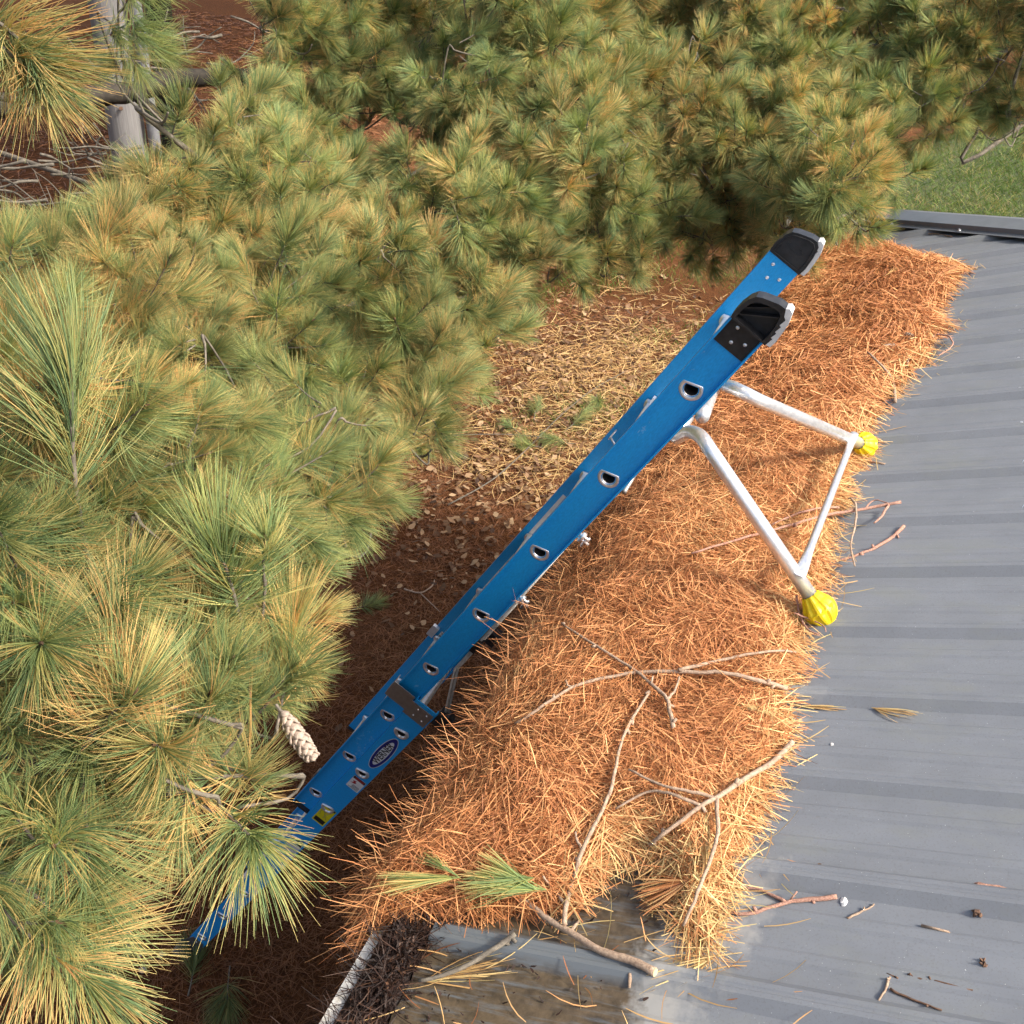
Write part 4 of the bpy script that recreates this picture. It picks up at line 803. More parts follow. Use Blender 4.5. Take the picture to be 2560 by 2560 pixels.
DEPTH = np.array([(100, 2450, 1.5), (300, 2300, 1.55), (620, 2130, 1.62), (600, 1400, 1.8), (160, 1100, 1.65), (60, 1500, 1.5), (300, 1800, 1.5), (700, 1900, 1.7), (850, 1600, 2.0), (300, 700, 2.5), (700, 700, 2.7), (1000, 850, 2.8), (1180, 550, 3.2), (950, 1200, 2.4), (1400, 400, 3.5), (1200, 250, 3.8), (1700, 300, 4.0), (2080, 470, 3.6), (2300, 200, 4.6), (2500, 230, 5.0), (850, 200, 4.2), (1000, 50, 4.5), (1700, 50, 4.7), (1500, 600, 3.7), (1800, 560, 4.2), (2200, 30, 5.0), (600, 500, 3.2), (100, 620, 2.6), (450, 1100, 2.1), (40, 60, 2.0)])
def depth(px, py):
    d2 = (DEPTH[:, 0] - px) ** 2 + (DEPTH[:, 1] - py) ** 2 + 900; w_ = 1 / d2 ** 1.5; return float((w_ * DEPTH[:, 2]).sum() / w_.sum())
# shoots one can pick out: sight x, y, lean in view (deg), share toward viewer, yellowing, browning of tips, size
KEY = [(585, 2075, -58, .55, .25, .7, 1.15), (545, 1926, 176, .35, .55, .5, 1.3), (600, 1908, -8, .3, .42, .6, .95), (420, 1770, 165, .45, .6, .5, 1.2), (340, 1965, 172, .4, .12, .3, 1.15), (50, 2090, 140, .5, .2, .3, 1.15), (235, 2125, -80, .4, .3, .4, 1.1), (470, 2000, -95, .3, .65, .5, .85), (65, 2340, -20, .4, .25, .7, 1.1), (190, 2270, -25, .25, .5, .8, 1.15), (110, 2400, -50, .25, .45, .8, 1.1), (50, 1712, 110, .7, .1, .3, 1.1), (75, 1842, 100, .7, .25, .3, 1.1), (285, 1700, 118, .25, .85, .2, 1.15), (255, 1780, 60, .4, .6, .3, 1.1), (590, 1450, 98, .25, .05, .2, 1.35), (165, 1150, 102, .2, .15, .35, 1.45), (590, 1570, -95, .35, .15, .3, 1.25), (720, 1690, 78, .1, .85, .2, 1.1), (725, 1720, 40, .3, .15, .2, 1.1), (400, 1485, 170, .5, .35, .4, 1.1), (215, 1500, -30, .4, .25, .3, 1.1), (235, 885, 35, .3, .35, .4, 1.3), (440, 1005, 85, .3, .5, .3, 1.1), (665, 1015, 200, .5, .12, .1, 1.05), (715, 920, -60, .5, .08, .1, 1.1), (520, 950, -85, .3, .2, .2, 1.0), (855, 1050, 105, .35, .4, .4, 1.1), (600, 1195, 80, .4, .25, .3, 1.05), (800, 1150, 110, .3, .45, .4, 1.1), (1010, 850, 100, .75, .05, .2, 1.25), (1105, 850, 20, .5, .35, .1, 1.1), (1150, 560, -70, .5, .25, .4, 1.2), (1090, 610, 95, .2, .75, .4, 1.1), (920, 600, 96, .15, .45, .3, 1.2), (1270, 265, -80, .6, .35, .4, 1.15), (1500, 265, -85, .7, .05, .1, 1.25), (1375, 105, 80, .6, .3, .3, 1.1), (1135, 310, -75, .4, .3, .4, 1.05), (1420, 385, -70, .6, .2, .3, 1.2), (1555, 345, -85, .6, .35, .2, 1.05), (1525, 645, 80, .65, .4, .5, 1.15), (1460, 590, -90, .5, .3, .4, 1.05), (1700, 230, 90, .9, .5, .2, 1.05), (1775, 70, 90, .6, .5, .4, 1.1), (1790, 240, 60, .4, .4, .3, 1.05), (2230, 105, -60, .5, .35, .2, 1.05), (2050, 195, -40, .5, .25, .3, 1.05), (2400, 165, -50, .4, .4, .3, 1.05), (2075, 415, 125, .4, .6, .7, 1.05), (2090, 470, -95, .6, .05, .1, 1.25), (2180, 430, 18, .15, .65, .5, 1.1), (2140, 350, 65, .15, .55, .4, 1.1), (2330, 250, -60, .6, .45, .2, 1.0), (2500, 270, -60, .4, .05, .1, 1.0), (10, 45, -30, .25, .55, .7, 1.35), (5, 150, -52, .25, .5, .7, 1.3), (-20, 90, -40, .3, .6, .7, 1.3), (330, 85, -30, .35, .12, .1, 1.1), (350, 60, -55, .35, .05, .1, 1.1), (380, 110, -20, .3, .3, .2, 1.0), (850, 1290, -30, .4, .1, .3, 1.2), (930, 1260, 30, .3, .5, .4, 1.0), (900, 1180, 45, .2, .35, .4, 1.1), (250, 620, 60, .3, .85, .2, 1.1), (330, 590, 100, .3, .75, .2, 1.1), (370, 680, 30, .3, .6, .2, 1.15), (490, 810, 110, .4, .75, .2, 1.1), (100, 850, 100, .4, .8, .2, 1.1), (330, 960, 95, .4, .75, .2, 1.05), (20, 760, 80, .5, .7, .2, 1.1), (1000, 560, 60, .4, .45, .4, 1.0)]
FOL = [(-60, 690), (60, 600), (160, 590), (300, 500), (440, 430), (570, 290), (640, 120), (680, -60), (2620, -60), (2620, 300), (2250, 290), (2220, 400), (2190, 520), (2080, 570), (1900, 585), (1780, 610), (1690, 570), (1610, 650), (1480, 660), (1400, 600), (1290, 650), (1250, 800), (1170, 940), (1090, 1080), (930, 1130), (900, 1260), (800, 1350), (700, 1470), (720, 1600), (680, 1720), (600, 1830), (540, 1900), (460, 1950), (370, 1970), (250, 2010), (180, 2060), (140, 2180), (80, 2290), (30, 2360), (-60, 2420)]
GAPS = [(1010, 380, 130, 75), (930, 300, 90, 60), (960, 490, 80, 50), (470, 1110, 60, 40), (850, 1130, 60, 50), (1140, 720, 60, 40), (1990, 380, 55, 40), (2500, 130, 80, 70), (1350, 720, 60, 60), (2300, 30, 40, 40), (900, 120, 60, 60), (750, 200, 80, 60), (640, 130, 60, 100), (840, 640, 70, 40)]
TREES = [dict(t=(-5.2, 1.5, .20), lift=.25, lab='nearest pine on the left with long needled boughs hanging over the ladder foot', name='pine_tree'),
         dict(t=(-6.2, 4.3, .20), lift=-.1, lab='pine with yellowing boughs spreading in front of the grey pole', name='pine_tree'),
         dict(t=(-7.7, 6.0, .22), lift=2.3, lab='pine whose dark bare limb crosses the grey pole, boughs filling the top middle', name='pine_tree'),
         dict(t=(3.6, 11.0, .20), lift=1.9, lab='pine at the top right with boughs reaching over the hip end of the roof', name='pine_tree')]
def tree_of(px, py):
    if px < 1130 and py > 1120: return 0
    if px < 1130 + 0 * py and py > 430 - (px > 700) * 0 and not (px > 900 and py < 560): return 1
    if px < 200 and py < 430: return 1
    return 2 if px < 1620 + 0.1 * py else 3
SPR = [[] for _ in TREES]; ZA = np.array([0, 0, 1.0])
for (px, py, ang, tow, yel, tip, size) in KEY:
    d = depth(px, py); p = at_d(px, py, d); a = math.radians(ang); v = unit(p - CAM)
    ax = unit((B_R * math.cos(a) + B_U * math.sin(a)) * (1 - tow) - v * tow); SPR[tree_of(px, py)].append((p, ax, yel, tip, size, 0, d))
def yellowness(px, py):                                # patches of shoots that have turned, mostly on the near left boughs
    base = 0.30 + 0.10 * vnoise(px, py, 71, .006) + 0.16 * vnoise(px, py, 72, .014)
    for cx, cy, r, k in ((300, 720, 260, .3), (100, 950, 220, .25), (380, 1250, 200, .12), (600, 760, 300, .05), (260, 1750, 150, .2), (1750, 150, 260, .10), (750, 1650, 120, .1)): base += k * math.exp(-((px - cx) ** 2 + (py - cy) ** 2) / r ** 2)
    return base
R3 = random.Random(5)
for layer, (dd, spc, tries) in enumerate(((0.0, 0.56, 9000), (0.22, 0.64, 7000), (0.50, 0.8, 5000), (0.95, 1.0, 3000))):
    done = [(k[0], k[1]) for k in KEY] if layer == 0 else []
    done = list(done)
    for _ in range(tries):
        px, py = R3.uniform(-60, 2620), R3.uniform(-60, 2540)
        if any(((px - g_[0]) / g_[2]) ** 2 + ((py - g_[1]) / g_[3]) ** 2 < (1 if layer < 3 else .6) for g_ in GAPS): continue
        d = depth(px, py); rp = 0.11 * 2425 / d; sp = rp * spc * (1.0 if d < 3 else 1.12)
        if any((px - a) ** 2 + (py - b) ** 2 < sp * sp for a, b in done): continue
        if not in_poly(np.array([[px, py]]), FOL)[0]: continue
        if layer == 3 and R3.random() < .4: continue
        done.append((px, py)); d2 = d + dd * (0.6 + .25 * d) * R3.uniform(.6, 1.4) + R3.uniform(-.08, .12)
        p = at_d(px, py, d2); ti = tree_of(px, py); out = unit(p - np.array([TREES[ti]['t'][0], TREES[ti]['t'][1], p[2]]))
        rv = np.array([R3.gauss(0, 1), R3.gauss(0, 1), R3.gauss(0, .8)]); v = unit(p - CAM)
        ax = unit(out * .55 + ZA * (.42 if layer < 2 else .1) + rv * .42 - v * .30)
        SPR[ti].append((p, ax, max(0, yellowness(px, py) + R3.gauss(0, .17) - .05 * layer), R3.uniform(.1, .6), R3.uniform(.9, 1.15) * (1 if d < 3 else 1.05), layer, d2))
for ti, T in enumerate(TREES):
    S = SPR[ti]
    S.sort(key=lambda s_: (s_[5] > 0, s_[5], s_[6])); S = S[:300]
    print('sprays', ti, len(SPR[ti]))
    tx, ty, tr = T['t']; root = empty('pine_tree', (tx, ty, 0)); tag(root, T['lab'], 'pine tree'); INV = Matrix.Translation((-tx, -ty, 0))
    def child(o): o.parent = root; o.matrix_parent_inverse = INV; return o
    mb = MB(); mb.tube(smooth_path([(tx, ty, -.1), (tx + .03, ty, 2.5), (tx - .02, ty + .04, 6), (tx, ty, 10.5)], 4), [tr * (1.15 - .09 * k) for k in range(13)], 14, True, 0, .12); trunk = child(mb.build('trunk', M['bark'], None, True))
    # cluster the shoots into boughs
    P = np.array([s_[0] for s_ in S]); K = max(2, len(S) // 11); cen = P[np.random.default_rng(3).choice(len(P), K, False)]
    for _ in range(12):
        lab = np.argmin(((P[:, None] - cen[None]) ** 2).sum(-1), 1); cen = np.array([P[lab == k].mean(0) if (lab == k).any() else cen[k] for k in range(K)])
    for k in range(K):
        ids = np.where(lab == k)[0]
        if not len(ids): continue
        c = cen[k]; tk = np.array([tx, ty, c[2] + T['lift']]); dk = np.linalg.norm(cen[:, :2] - np.array([tx, ty]), axis=1)
        nb = [(np.linalg.norm(cen[q] - c), q) for q in range(K) if dk[q] < dk[k] - .12 and (lab == q).any()]
        t0 = tk if not nb else cen[min(nb)[1]] - ZA * .13
        cr = c - CAM; cpx = 1280 + 2425 * (cr @ B_R) / (cr @ B_F); cpy = 1280 - 2425 * (cr @ B_U) / (cr @ B_F)
        if cpx < 230 and cpy < 480: t0 = c + np.array([-1.3, -1.0, .12]); nb = [0]
        dirv = c - t0; Ln = np.linalg.norm(dirv); dh = unit(c - np.array([tx, ty, c[2]])); spread = max(.18, np.abs((P[ids] - c) @ dh).max()); spread = min(spread, max(.12, (np.linalg.norm(dirv) - .1) * .6))
        wob_ = np.cross(unit(dirv), ZA) * R3.uniform(-.12, .12) * Ln
        up_ = ZA * (.45 * T['lift'] if not nb else -.04)
        path = [t0, t0 + dirv * .45 + wob_ + up_, c - dh * spread * .8 - ZA * .12 + wob_ * .12, c - ZA * .12, c + dh * spread * .35 - ZA * .08]
        pp_ = smooth_path(path, 6); n_ = len(pp_); r0 = .0075 + .0011 * Ln + (.004 if not nb else 0)
        mb = MB(); mb.tube(pp_, [r0 * (1 - i / n_) ** 1.1 + .0022 for i in range(n_)], 7, True, 0, .25)
        arr = np.array(pp_); kids = []
        for i in ids:
            p, ax, yel, tip, size, layer, d = S[i]; lt = .15 * size
            base = p - ax * lt * .75
            cand = arr[(np.linalg.norm(arr - c, axis=1) < spread + .6)]; dist_ = np.linalg.norm(cand - base, axis=1) + np.maximum(0, (cand - base) @ dh) * 1.2
            q = cand[np.argmin(dist_)]; midp = (q + base) / 2 + np.array([R3.gauss(0, .015), R3.gauss(0, .015), -.03]) - ax * .04
            mb.tube(smooth_path([q, midp, base, base + ax * .02], 3), [.0034, .0033, .0032, .0031, .0030, .0030, .0030, .0031, .0033, .0034], 6, False, 0, .2)
            kids.append((base, ax, yel, tip, size, d))
        br = child(mb.build('branch', M['bark'], None, True))
        for (base, ax, yel, tip, size, d) in kids:
            me = R3.choice(SPRAY) if d < 1.95 or size > 1.2 else R3.choice(SPRAY_MID) if d < 2.9 else R3.choice(SPRAY_FAR)
            o = bpy.data.objects.new('needle_spray', me); link(o); o.parent = br
            q = Vector(ax).to_track_quat('Z', 'Y').to_matrix().to_4x4() @ Matrix.Rotation(R3.uniform(0, 6.28), 4, 'Z')
            o.matrix_basis = Matrix.Translation(base) @ q @ Matrix.Scale(size, 4)
            o.color = (yel, tip, 0, 1)
    T['root'] = root; T['child'] = child
# upper crowns, above the frame: they shade the needle carpet round the pole
def crown(child, n, cx, cy, cz, rx, ry, rz, mat=M['needle']):
    c = unit(rng.normal(size=(n // 30, 3))) * (rng.random((n // 30, 1)) ** .35) * np.array([rx, ry, rz]) + np.array([cx, cy, cz]); c = np.repeat(c, 30, 0); n = len(c)
    D = unit(rng.normal(size=(n, 3)) + np.array([0, 0, .2])); L = rng.uniform(.18, .34, n)
    V, Q, al = needles(c + rng.normal(0, .05, (n, 3)), D, L, .022 * rng.uniform(.7, 1.3, n), rng.normal(0, .2, (n, 3)), 3)
    o = obj('crown', npmesh('crown', V, Q, [mat], {'nr': rep(rng.random(n), 3), 'al': al, 'ol': al * 0 + .3})); o['kind'] = 'stuff'; return child(o)
crown(TREES[0]['child'], 9000, -6.4, 1.5, 7.4, 2.0, 2.2, 2.4); crown(TREES[1]['child'], 9000, -7.0, 4.6, 7.2, 2.2, 2.2, 2.6); crown(TREES[2]['child'], 12000, -8.2, 7.0, 6.8, 2.6, 2.6, 2.6)
# dark limb across the pole with its fork, hung with dead twigs
limb = [(-60, 262, 4.6), (120, 262, 4.65), (230, 240, 4.7), (340, 228, 4.75), (430, 198, 4.8), (540, 192, 4.85), (640, 192, 4.9), (700, 215, 4.9), (780, 238, 4.9), (900, 250, 4.9), (985, 248, 4.95), (1060, 210, 5.0), (1120, 200, 5.0), (1200, 210, 5.1)]
lp_ = smooth_path([at_d(*q) for q in limb], 3); n_ = len(lp_)
mb = MB(); mb.tube([Vector((-7.7, 6.0, 4.1)), Vector((-6.0, 5.2, 3.9))] + lp_, [.062, .056] + [.048 - .030 * (i / n_) for i in range(n_)], 10, True, 0, .3)
mb.tube(smooth_path([at_d(335, 232, 4.72), at_d(380, 275, 4.68), at_d(430, 330, 4.62), (at_d(470, 385, 4.55)), at_d(500, 430, 4.5)], 3), [.026, .025, .024, .024, .023, .022, .021, .020, .019, .018, .016, .014, .012], 8, True, 0, .3)
mb.tube(smooth_path([at_d(395, 262, 4.7), at_d(450, 295, 4.72), at_d(500, 330, 4.75)], 3), [.014, .013, .012, .011, .010, .009, .007], 6, True, 0, .3)
mb.tube(smooth_path([at_d(985, 248, 4.95), at_d(1030, 290, 4.85), at_d(1080, 330, 4.75)], 3), [.020, .018, .016, .014, .012, .010, .007], 7, True, 0, .3)
bl = TREES[2]['child'](mb.build('branch', M['shadebark'], None, True)); bl['label'] = 'thick dark bare limb crossing the pole'
def dead_twigs(child, n, box, dr, mat):
    for k in range(n):
        px, py = R3.uniform(box[0], box[1]), R3.uniform(box[2], box[3]); d = R3.uniform(*dr); a = R3.uniform(-.5, .5) + (PI if R3.random() < .4 else 0) - .25; P_l = []; ln = R3.uniform(60, 260)
        for i in range(6): P_l.append(at_d(px, py, d)); a += R3.gauss(0, .28); px += math.cos(a) * ln / 5; py -= math.sin(a) * ln / 5 * .8; d += R3.uniform(-.05, .05)
        mb = MB(); r = R3.uniform(.0035, .0075) * d / 4.5; pl = smooth_path(P_l, 3); mb.tube(pl, [r * (1 - .75 * i / len(pl)) for i in range(len(pl))], 5, True, 0, .3)
        for q in range(R3.randint(1, 3)):
            i = R3.randint(3, len(pl) - 3); p = np.array(pl[i]); s_ = unit(rng.normal(size=3)) * R3.uniform(.06, .22); mb.tube([p, p + s_ * .5 + rng.normal(0, .015, 3), p + s_], [r * .55, r * .45, r * .25], 4, True)
        child(mb.build('dead_twig', mat, None, True))
dead_twigs(TREES[1]['child'], 34, (-20, 420, 360, 560), (3.6, 5.5), M['bark'])
dead_twigs(TREES[2]['child'], 22, (-20, 560, 60, 340), (4.4, 6.5), M['bark'])
dead_twigs(TREES[2]['child'], 16, (520, 1150, 40, 420), (4.2, 5.5), M['bark'])
dead_twigs(TREES[3]['child'], 10, (1700, 2400, 30, 350), (4.4, 5.6), M['bark'])
dead_twigs(TREES[0]['child'], 8, (60, 700, 900, 1900), (1.9, 2.4), M['bark'])
# farther pine behind the pole
t = empty('pine_tree', (-9.9, 12.6, 0)); tag(t, 'shaded pine trunk farther off behind the top of the grey pole', 'pine tree')
mb = MB(); mb.tube([(-9.9, 12.6, -.1), (-9.88, 12.6, 3), (-9.9, 12.55, 8), (-9.9, 12.6, 11)], [.20, .17, .14, .10], 12, True, 0, .1)
def ch4(o): o.parent = t; o.matrix_parent_inverse = Matrix.Translation((9.9, -12.6, 0)); return o
ch4(mb.build('trunk', M['shadebark'], None, True)); crown(ch4, 40000, -7.8, 12.8, 6.6, 4.2, 5.0, 2.6)
t5 = empty('pine_tree', (-9.6, 21.5, 0)); tag(t5, 'unseen pine added to darken the ground, deep behind the boughs at the top of the picture', 'pine tree')  # added out of sight so that its crown darkens the far ground
mb = MB(); mb.tube([(-9.6, 21.5, -.1), (-9.6, 21.5, 4), (-9.6, 21.5, 11)], [.2, .17, .1], 12, True, 0, .1)
def ch5(o): o.parent = t5; o.matrix_parent_inverse = Matrix.Translation((9.6, -21.5, 0)); return o
ch5(mb.build('trunk', M['shadebark'], None, True)); crown(ch5, 50000, -11.2, 20.0, 6.6, 5.0, 6.0, 2.6)
t6 = empty('pine_tree', (-3.4, 12.0, 0)); tag(t6, 'unseen pine added behind the boughs at the top middle, its crown shading the needle carpet', 'pine tree')  # unseen tree, put in to cast shade on the carpet and the pole
mb = MB(); mb.tube([(-3.4, 12, -.1), (-3.4, 12, 4), (-3.45, 12, 9)], [.17, .15, .09], 12, True, 0, .1)
def ch6(o): o.parent = t6; o.matrix_parent_inverse = Matrix.Translation((3.4, -12.0, 0)); return o
ch6(mb.build('trunk', M['shadebark'], None, True)); crown(ch6, 50000, -5.0, 9.2, 6.0, 2.7, 4.4, 1.5)
# pole and conduit
pb = at_d(300, 220, 8.8); pole = empty('utility_pole', (pb[0], pb[1], 0)); tag(pole, 'weathered grey wooden pole with a thin conduit strapped to its right side', 'pole')
mb = MB(); zs = np.linspace(-.1, 7.5, 12); mb.tube([(pb[0], pb[1], z) for z in zs], [.153 - .004 * i for i in range(12)], 28, True, 0, .02); o = mb.build('shaft', M['pole'], None, True); o.parent = pole; o.matrix_parent_inverse = Matrix.Translation((-pb[0], -pb[1], 0))
rv_ = unit(np.array([B_R[0], B_R[1], 0])); fv_ = unit(np.array([B_F[0], B_F[1], 0])); cpt = pb[:2] + rv_[:2] * .222 - fv_[:2] * .03
mb = MB(); mb.tube([(cpt[0], cpt[1], z) for z in (-.1, 1.4, 3, 7)], .046, 16); cd = mb.build('conduit', M['conduit'], None, True); cd.parent = pole; cd.matrix_parent_inverse = Matrix.Translation((-pb[0], -pb[1], 0))
zb = float(at_d(386, 445, 9.0)[2])
for z in (zb, zb + 1.6): mb = MB(); mb.tube([(cpt[0], cpt[1], z), (cpt[0], cpt[1], z + .035)], .052, 16); o = mb.build('strap', M['zinc'], cd, True)
mb = MB(); kp = pb - fv_ * .151 + rv_ * .045; kz = float(at_d(327, 268, 8.7)[2]); mb.tube([(kp[0], kp[1], kz - .004), (kp[0] - fv_[0] * .004, kp[1] - fv_[1] * .004, kz)], .016, 10); o = mb.build('knot', M['husk'], None); o.parent = pole; o.matrix_parent_inverse = Matrix.Translation((-pb[0], -pb[1], 0))
# ------------------------------------------------------------------ twigs, cones and scraps lying about
def on_pile(px, py, h=0.0):
    hh = 0.03
    for _ in range(6):
        p = on_roof(px, py, hh + h); s, y = roof_sy(p); hh = max(0.0, float(samp(PH, s, y)))
    over = max(0.0, -s - .10); return p
def twig(label, lines, r, mat='twig', h=0.010, cat='twig', group=None, where=on_pile, name='twig', seg=4):
    o = None
    for i, (pts, k) in enumerate(lines):
        P_l = [where(x, y, h + (.017 if where is on_pile and h > .006 else 0) + (z[0] if z else 0)) for x, y, *z in pts]; sp = smooth_path(P_l, seg); n_ = len(sp); mb = MB() if i == 0 else mb; k = k * .8
        mb.tube([p + Vector(rng.normal(0, .0006, 3)) for p in sp], [r * k * (1 - .45 * j / n_) for j in range(n_)], 8, True, 0, .22)
        for q in range(max(1, n_ // 5)) if i == 0 else []:
            j = R3.randint(0, n_ - 1); mb.tube([sp[j], sp[j] + Vector(unit(rng.normal(size=3))) * r * 1.9], [r * .7, r * .5], 5, True)
    a = sp[0]; o = mb.build(name, M[mat], None, True); return tag(o, label, cat, group)
twig('long arched pale twig lying across the needle pile, thick cut end over the roof', [([(1967, 1721), (1893, 1700), (1800, 1681), (1750, 1681), (1618, 1679), (1539, 1689), (1432, 1718), (1344, 1774), (1288, 1809)], 1), ([(1432, 1718), (1418, 1712), (1416, 1700, .01)], .5), ([(1697, 1676), (1800, 1651), (1921, 1628), (1991, 1630)], .8)], .0062)
twig('crooked twig with a Y fork near its thick end, crossing the arched twig', [([(1684, 1814), (1674, 1776), (1667, 1748), (1628, 1709), (1572, 1665), (1490, 1615), (1404, 1560)], 1), ([(1667, 1748), (1684, 1730), (1698, 1693)], .7), ([(1628, 1709), (1632, 1690, .01)], .5)], .0058, h=.016)
twig('long slender upright twig with side forks low on the pile', [([(1411, 2312), (1414, 2266), (1430, 2210), (1456, 2126), (1504, 2028), (1530, 1963), (1544, 1893), (1567, 1823), (1623, 1730)], 1), ([(1414, 2266), (1386, 2224), (1358, 2191)], .6), ([(1456, 2126), (1442, 2100), (1439, 2080)], .6)], .0060, h=.012)
twig('forked thick reddish brown branch reaching from the pile onto the bare roof', [([(1981, 1853), (1935, 1902), (1856, 1951), (1790, 1995), (1753, 2014), (1660, 2084), (1619, 2116)], 1), ([(1790, 1995), (1730, 1979), (1660, 1965), (1572, 1923)], .6), ([(1753, 2014), (1707, 1995), (1660, 1981), (1614, 1981), (1539, 2023)], .6), ([(1790, 1995), (1795, 2056), (1790, 2107), (1767, 2172), (1735, 2252), (1709, 2312)], .75)], .0072, h=.016)
twig('bark covered stick lying half in the gutter debris', [([(1288, 2335), (1223, 2380), (1130, 2429), (1046, 2452)], 1)], .0066, 'bark', h=.012)
twig('pinkish branching twig under the stand-off brace, poking out over the roof', [([(2252, 1255), (2163, 1272), (2065, 1288), (1958, 1318), (1846, 1348), (1730, 1383)], 1), ([(2098, 1268), (2020, 1275), (1930, 1311)], .8), ([(2220, 1262), (2205, 1290), (2186, 1308)], .8), ([(2163, 1272), (2185, 1250), (2220, 1258)], .5)], .0056, 'redtwig', h=.012)
twig('short curved twig with a knobbly end on the bare roof below the brace', [([(2259, 1316), (2228, 1344), (2185, 1370), (2135, 1390), (2080, 1405)], 1), ([(2240, 1330), (2246, 1344)], .6)], .0058, 'redtwig', h=.006)
twig('thin twig standing across the pinkish twig at the pile edge', [([(2126, 1246), (2140, 1265), (2137, 1316), (2127, 1362), (2137, 1414)], 1)], .0042, h=.022)
twig('short dark twig at the upper edge of the pile', [([(2238, 1004), (2233, 957), (2205, 915), (2168, 880)], 1), ([(2233, 957), (2262, 925), (2272, 895)], .6)], .0068, h=.010)
twig('thin reddish looped twig at the top edge of the pile', [([(2330, 845), (2341, 837), (2370, 840), (2382, 856), (2373, 871), (2345, 890)], 1)], .0042, 'redtwig', h=.012)
twig('rough red forked twig lying on the bare roof beside the pile', [([(2093, 2242), (2030, 2248), (1963, 2256), (1870, 2284), (1809, 2275)], 1), ([(1963, 2254), (1902, 2226), (1832, 2217)], .75), ([(1975, 2252), (1992, 2228, .012)], .4)], .0052, 'redtwig', h=.006)
twig('rough red twig at the right border of the roof', [([(2438, 2212), (2498, 2219), (2570, 2237)], 1)], .0050, 'redtwig', h=.006)
twig('thin twig curling beside the lower yellow ball', [([(1991, 1488), (2000, 1539), (2019, 1572), (2047, 1586)], 1), ([(1985, 1532), (2030, 1550), (2060, 1566), (2064, 1580)], .7)], .0034, 'redtwig', h=.020)
twig('straight brown stick resting on the roof under the upper yellow ball', [([(2212, 1160), (2149, 1153), (2100, 1148)], 1)], .0050, h=.006)
twig('small broken stick with a side spur in the middle of the pile', [([(1539, 1372), (1599, 1360), (1660, 1345), (1710, 1340)], 1), ([(1660, 1353), (1690, 1325), (1700, 1318)], .6)], .0058, h=.006)
for pts, lab in (([(2226, 2473), (2280, 2498), (2354, 2526)], 'bent dark twig lying low on the right of the roof'), ([(2270, 2436), (2300, 2447), (2340, 2452), (2433, 2477)], 'thin tapering twig with a dark knot on the lower roof'), ([(2245, 2447), (2212, 2433)], 'tiny dark bar of bark on the lower roof'), ([(2224, 2443), (2210, 2480), (2196, 2503)], 'pale peeled splinter on the lower roof'), ([(2119, 2296), (2150, 2280), (2186, 2261)], 'short straight straw brown twig beside the white speck'), ([(2303, 2312), (2373, 2330)], 'single pale needle stick near the right of the roof'), ([(2282, 590), (2330, 584), (2380, 592)], 'thin twig near the hip cap at the far end of the roof')):
    twig(lab, [(pts, 1)], .0026 if '584' not in str(pts) else .005, 'twig' if 'dark' not in lab else 'husk', h=.004)
twig('long dead stick lying on the dry leaves left of the ladder', [([(1120, 1262), (1230, 1200), (1320, 1120), (1400, 1040), (1480, 975), (1560, 930)], 1)], .0075, 'bark', h=.04, where=lambda x, y, h: on_ground(x, y, h))
twig('second dead stick crossing the green sprigs on the ground', [([(1110, 1090), (1230, 1085), (1330, 1090), (1420, 1100)], 1)], .006, 'bark', h=.04, where=lambda x, y, h: on_ground(x, y, h))
twig('curved dead root like stick in the shade beside the ladder', [([(1010, 1472), (1050, 1482), (1080, 1465), (1086, 1450)], 1), ([(1050, 1482), (1100, 1530)], .6)], .008, 'twig', h=.03, where=lambda x, y, h: on_ground(x, y, h))
# fans of needles: dead bunches and the broken green branch
def fan(name, root, dirs, L, n, mat, spread=.22, wid=.0016, droop=.0, along=0.0, colour=None, flat_=.35):
    root = np.array(root); d0 = unit(np.array(dirs)); sdv = unit(np.cross(d0, SN)); nv_ = np.cross(sdv, d0)
    a = rng.normal(0, spread, n); b_ = rng.normal(0.03, spread * flat_, n); D = unit(d0[None] + sdv[None] * a[:, None] + nv_[None] * b_[:, None]); t = rng.random(n) * along
    cv = sdv[None] * (a * -.35 + rng.normal(0, .06, n))[:, None] + nv_[None] * (rng.uniform(-.12, .02, n) - droop)[:, None]
    V, Q, al = needles(root[None] - d0[None] * t[:, None], D, L * rng.uniform(.75, 1.05, n), wid * rng.uniform(.8, 1.3, n), cv, 5, up=rng.normal(size=(n, 3)) * .6 + SN)
    o = obj(name, npmesh(name, V, Q, [M[mat]], {'nr': rep(rng.random(n), 5), 'al': al, 'ol': al * 0 + .4}))
    if colour: o.color = colour
    return o
bb = empty('broken_branch', on_pile(1500, 2377, .01)); tag(bb, 'broken pine branch with green and orange needle tufts lying over the scraped roof edge', 'branch')
def kid(o): o.parent = bb; o.matrix_parent_inverse = bb.matrix_world.inverted(); return o
bpy.context.view_layer.update(); SP = [on_pile(x, y, .024) for x, y in ((1637, 2431), (1577, 2401), (1502, 2377), (1432, 2335), (1372, 2300), (1316, 2256), (1255, 2226))]
mb = MB(); spp = smooth_path(SP, 4); mb.tube(spp, [.0072 - .0026 * i / len(spp) for i in range(len(spp))], 9, True, 0, .2)
def stub(x0, y0, x1, y1, r): mb.tube([on_pile(x0, y0, .012), on_pile((x0 + x1) / 2, (y0 + y1) / 2, .016), on_pile(x1, y1, .006)], [r, r * .9, r * .6], 6, True, 0, .2)
stub(1577, 2403, 1573, 2470, .004); stub(1425, 2330, 1450, 2300, .0035); stub(1330, 2265, 1325, 2238, .003)
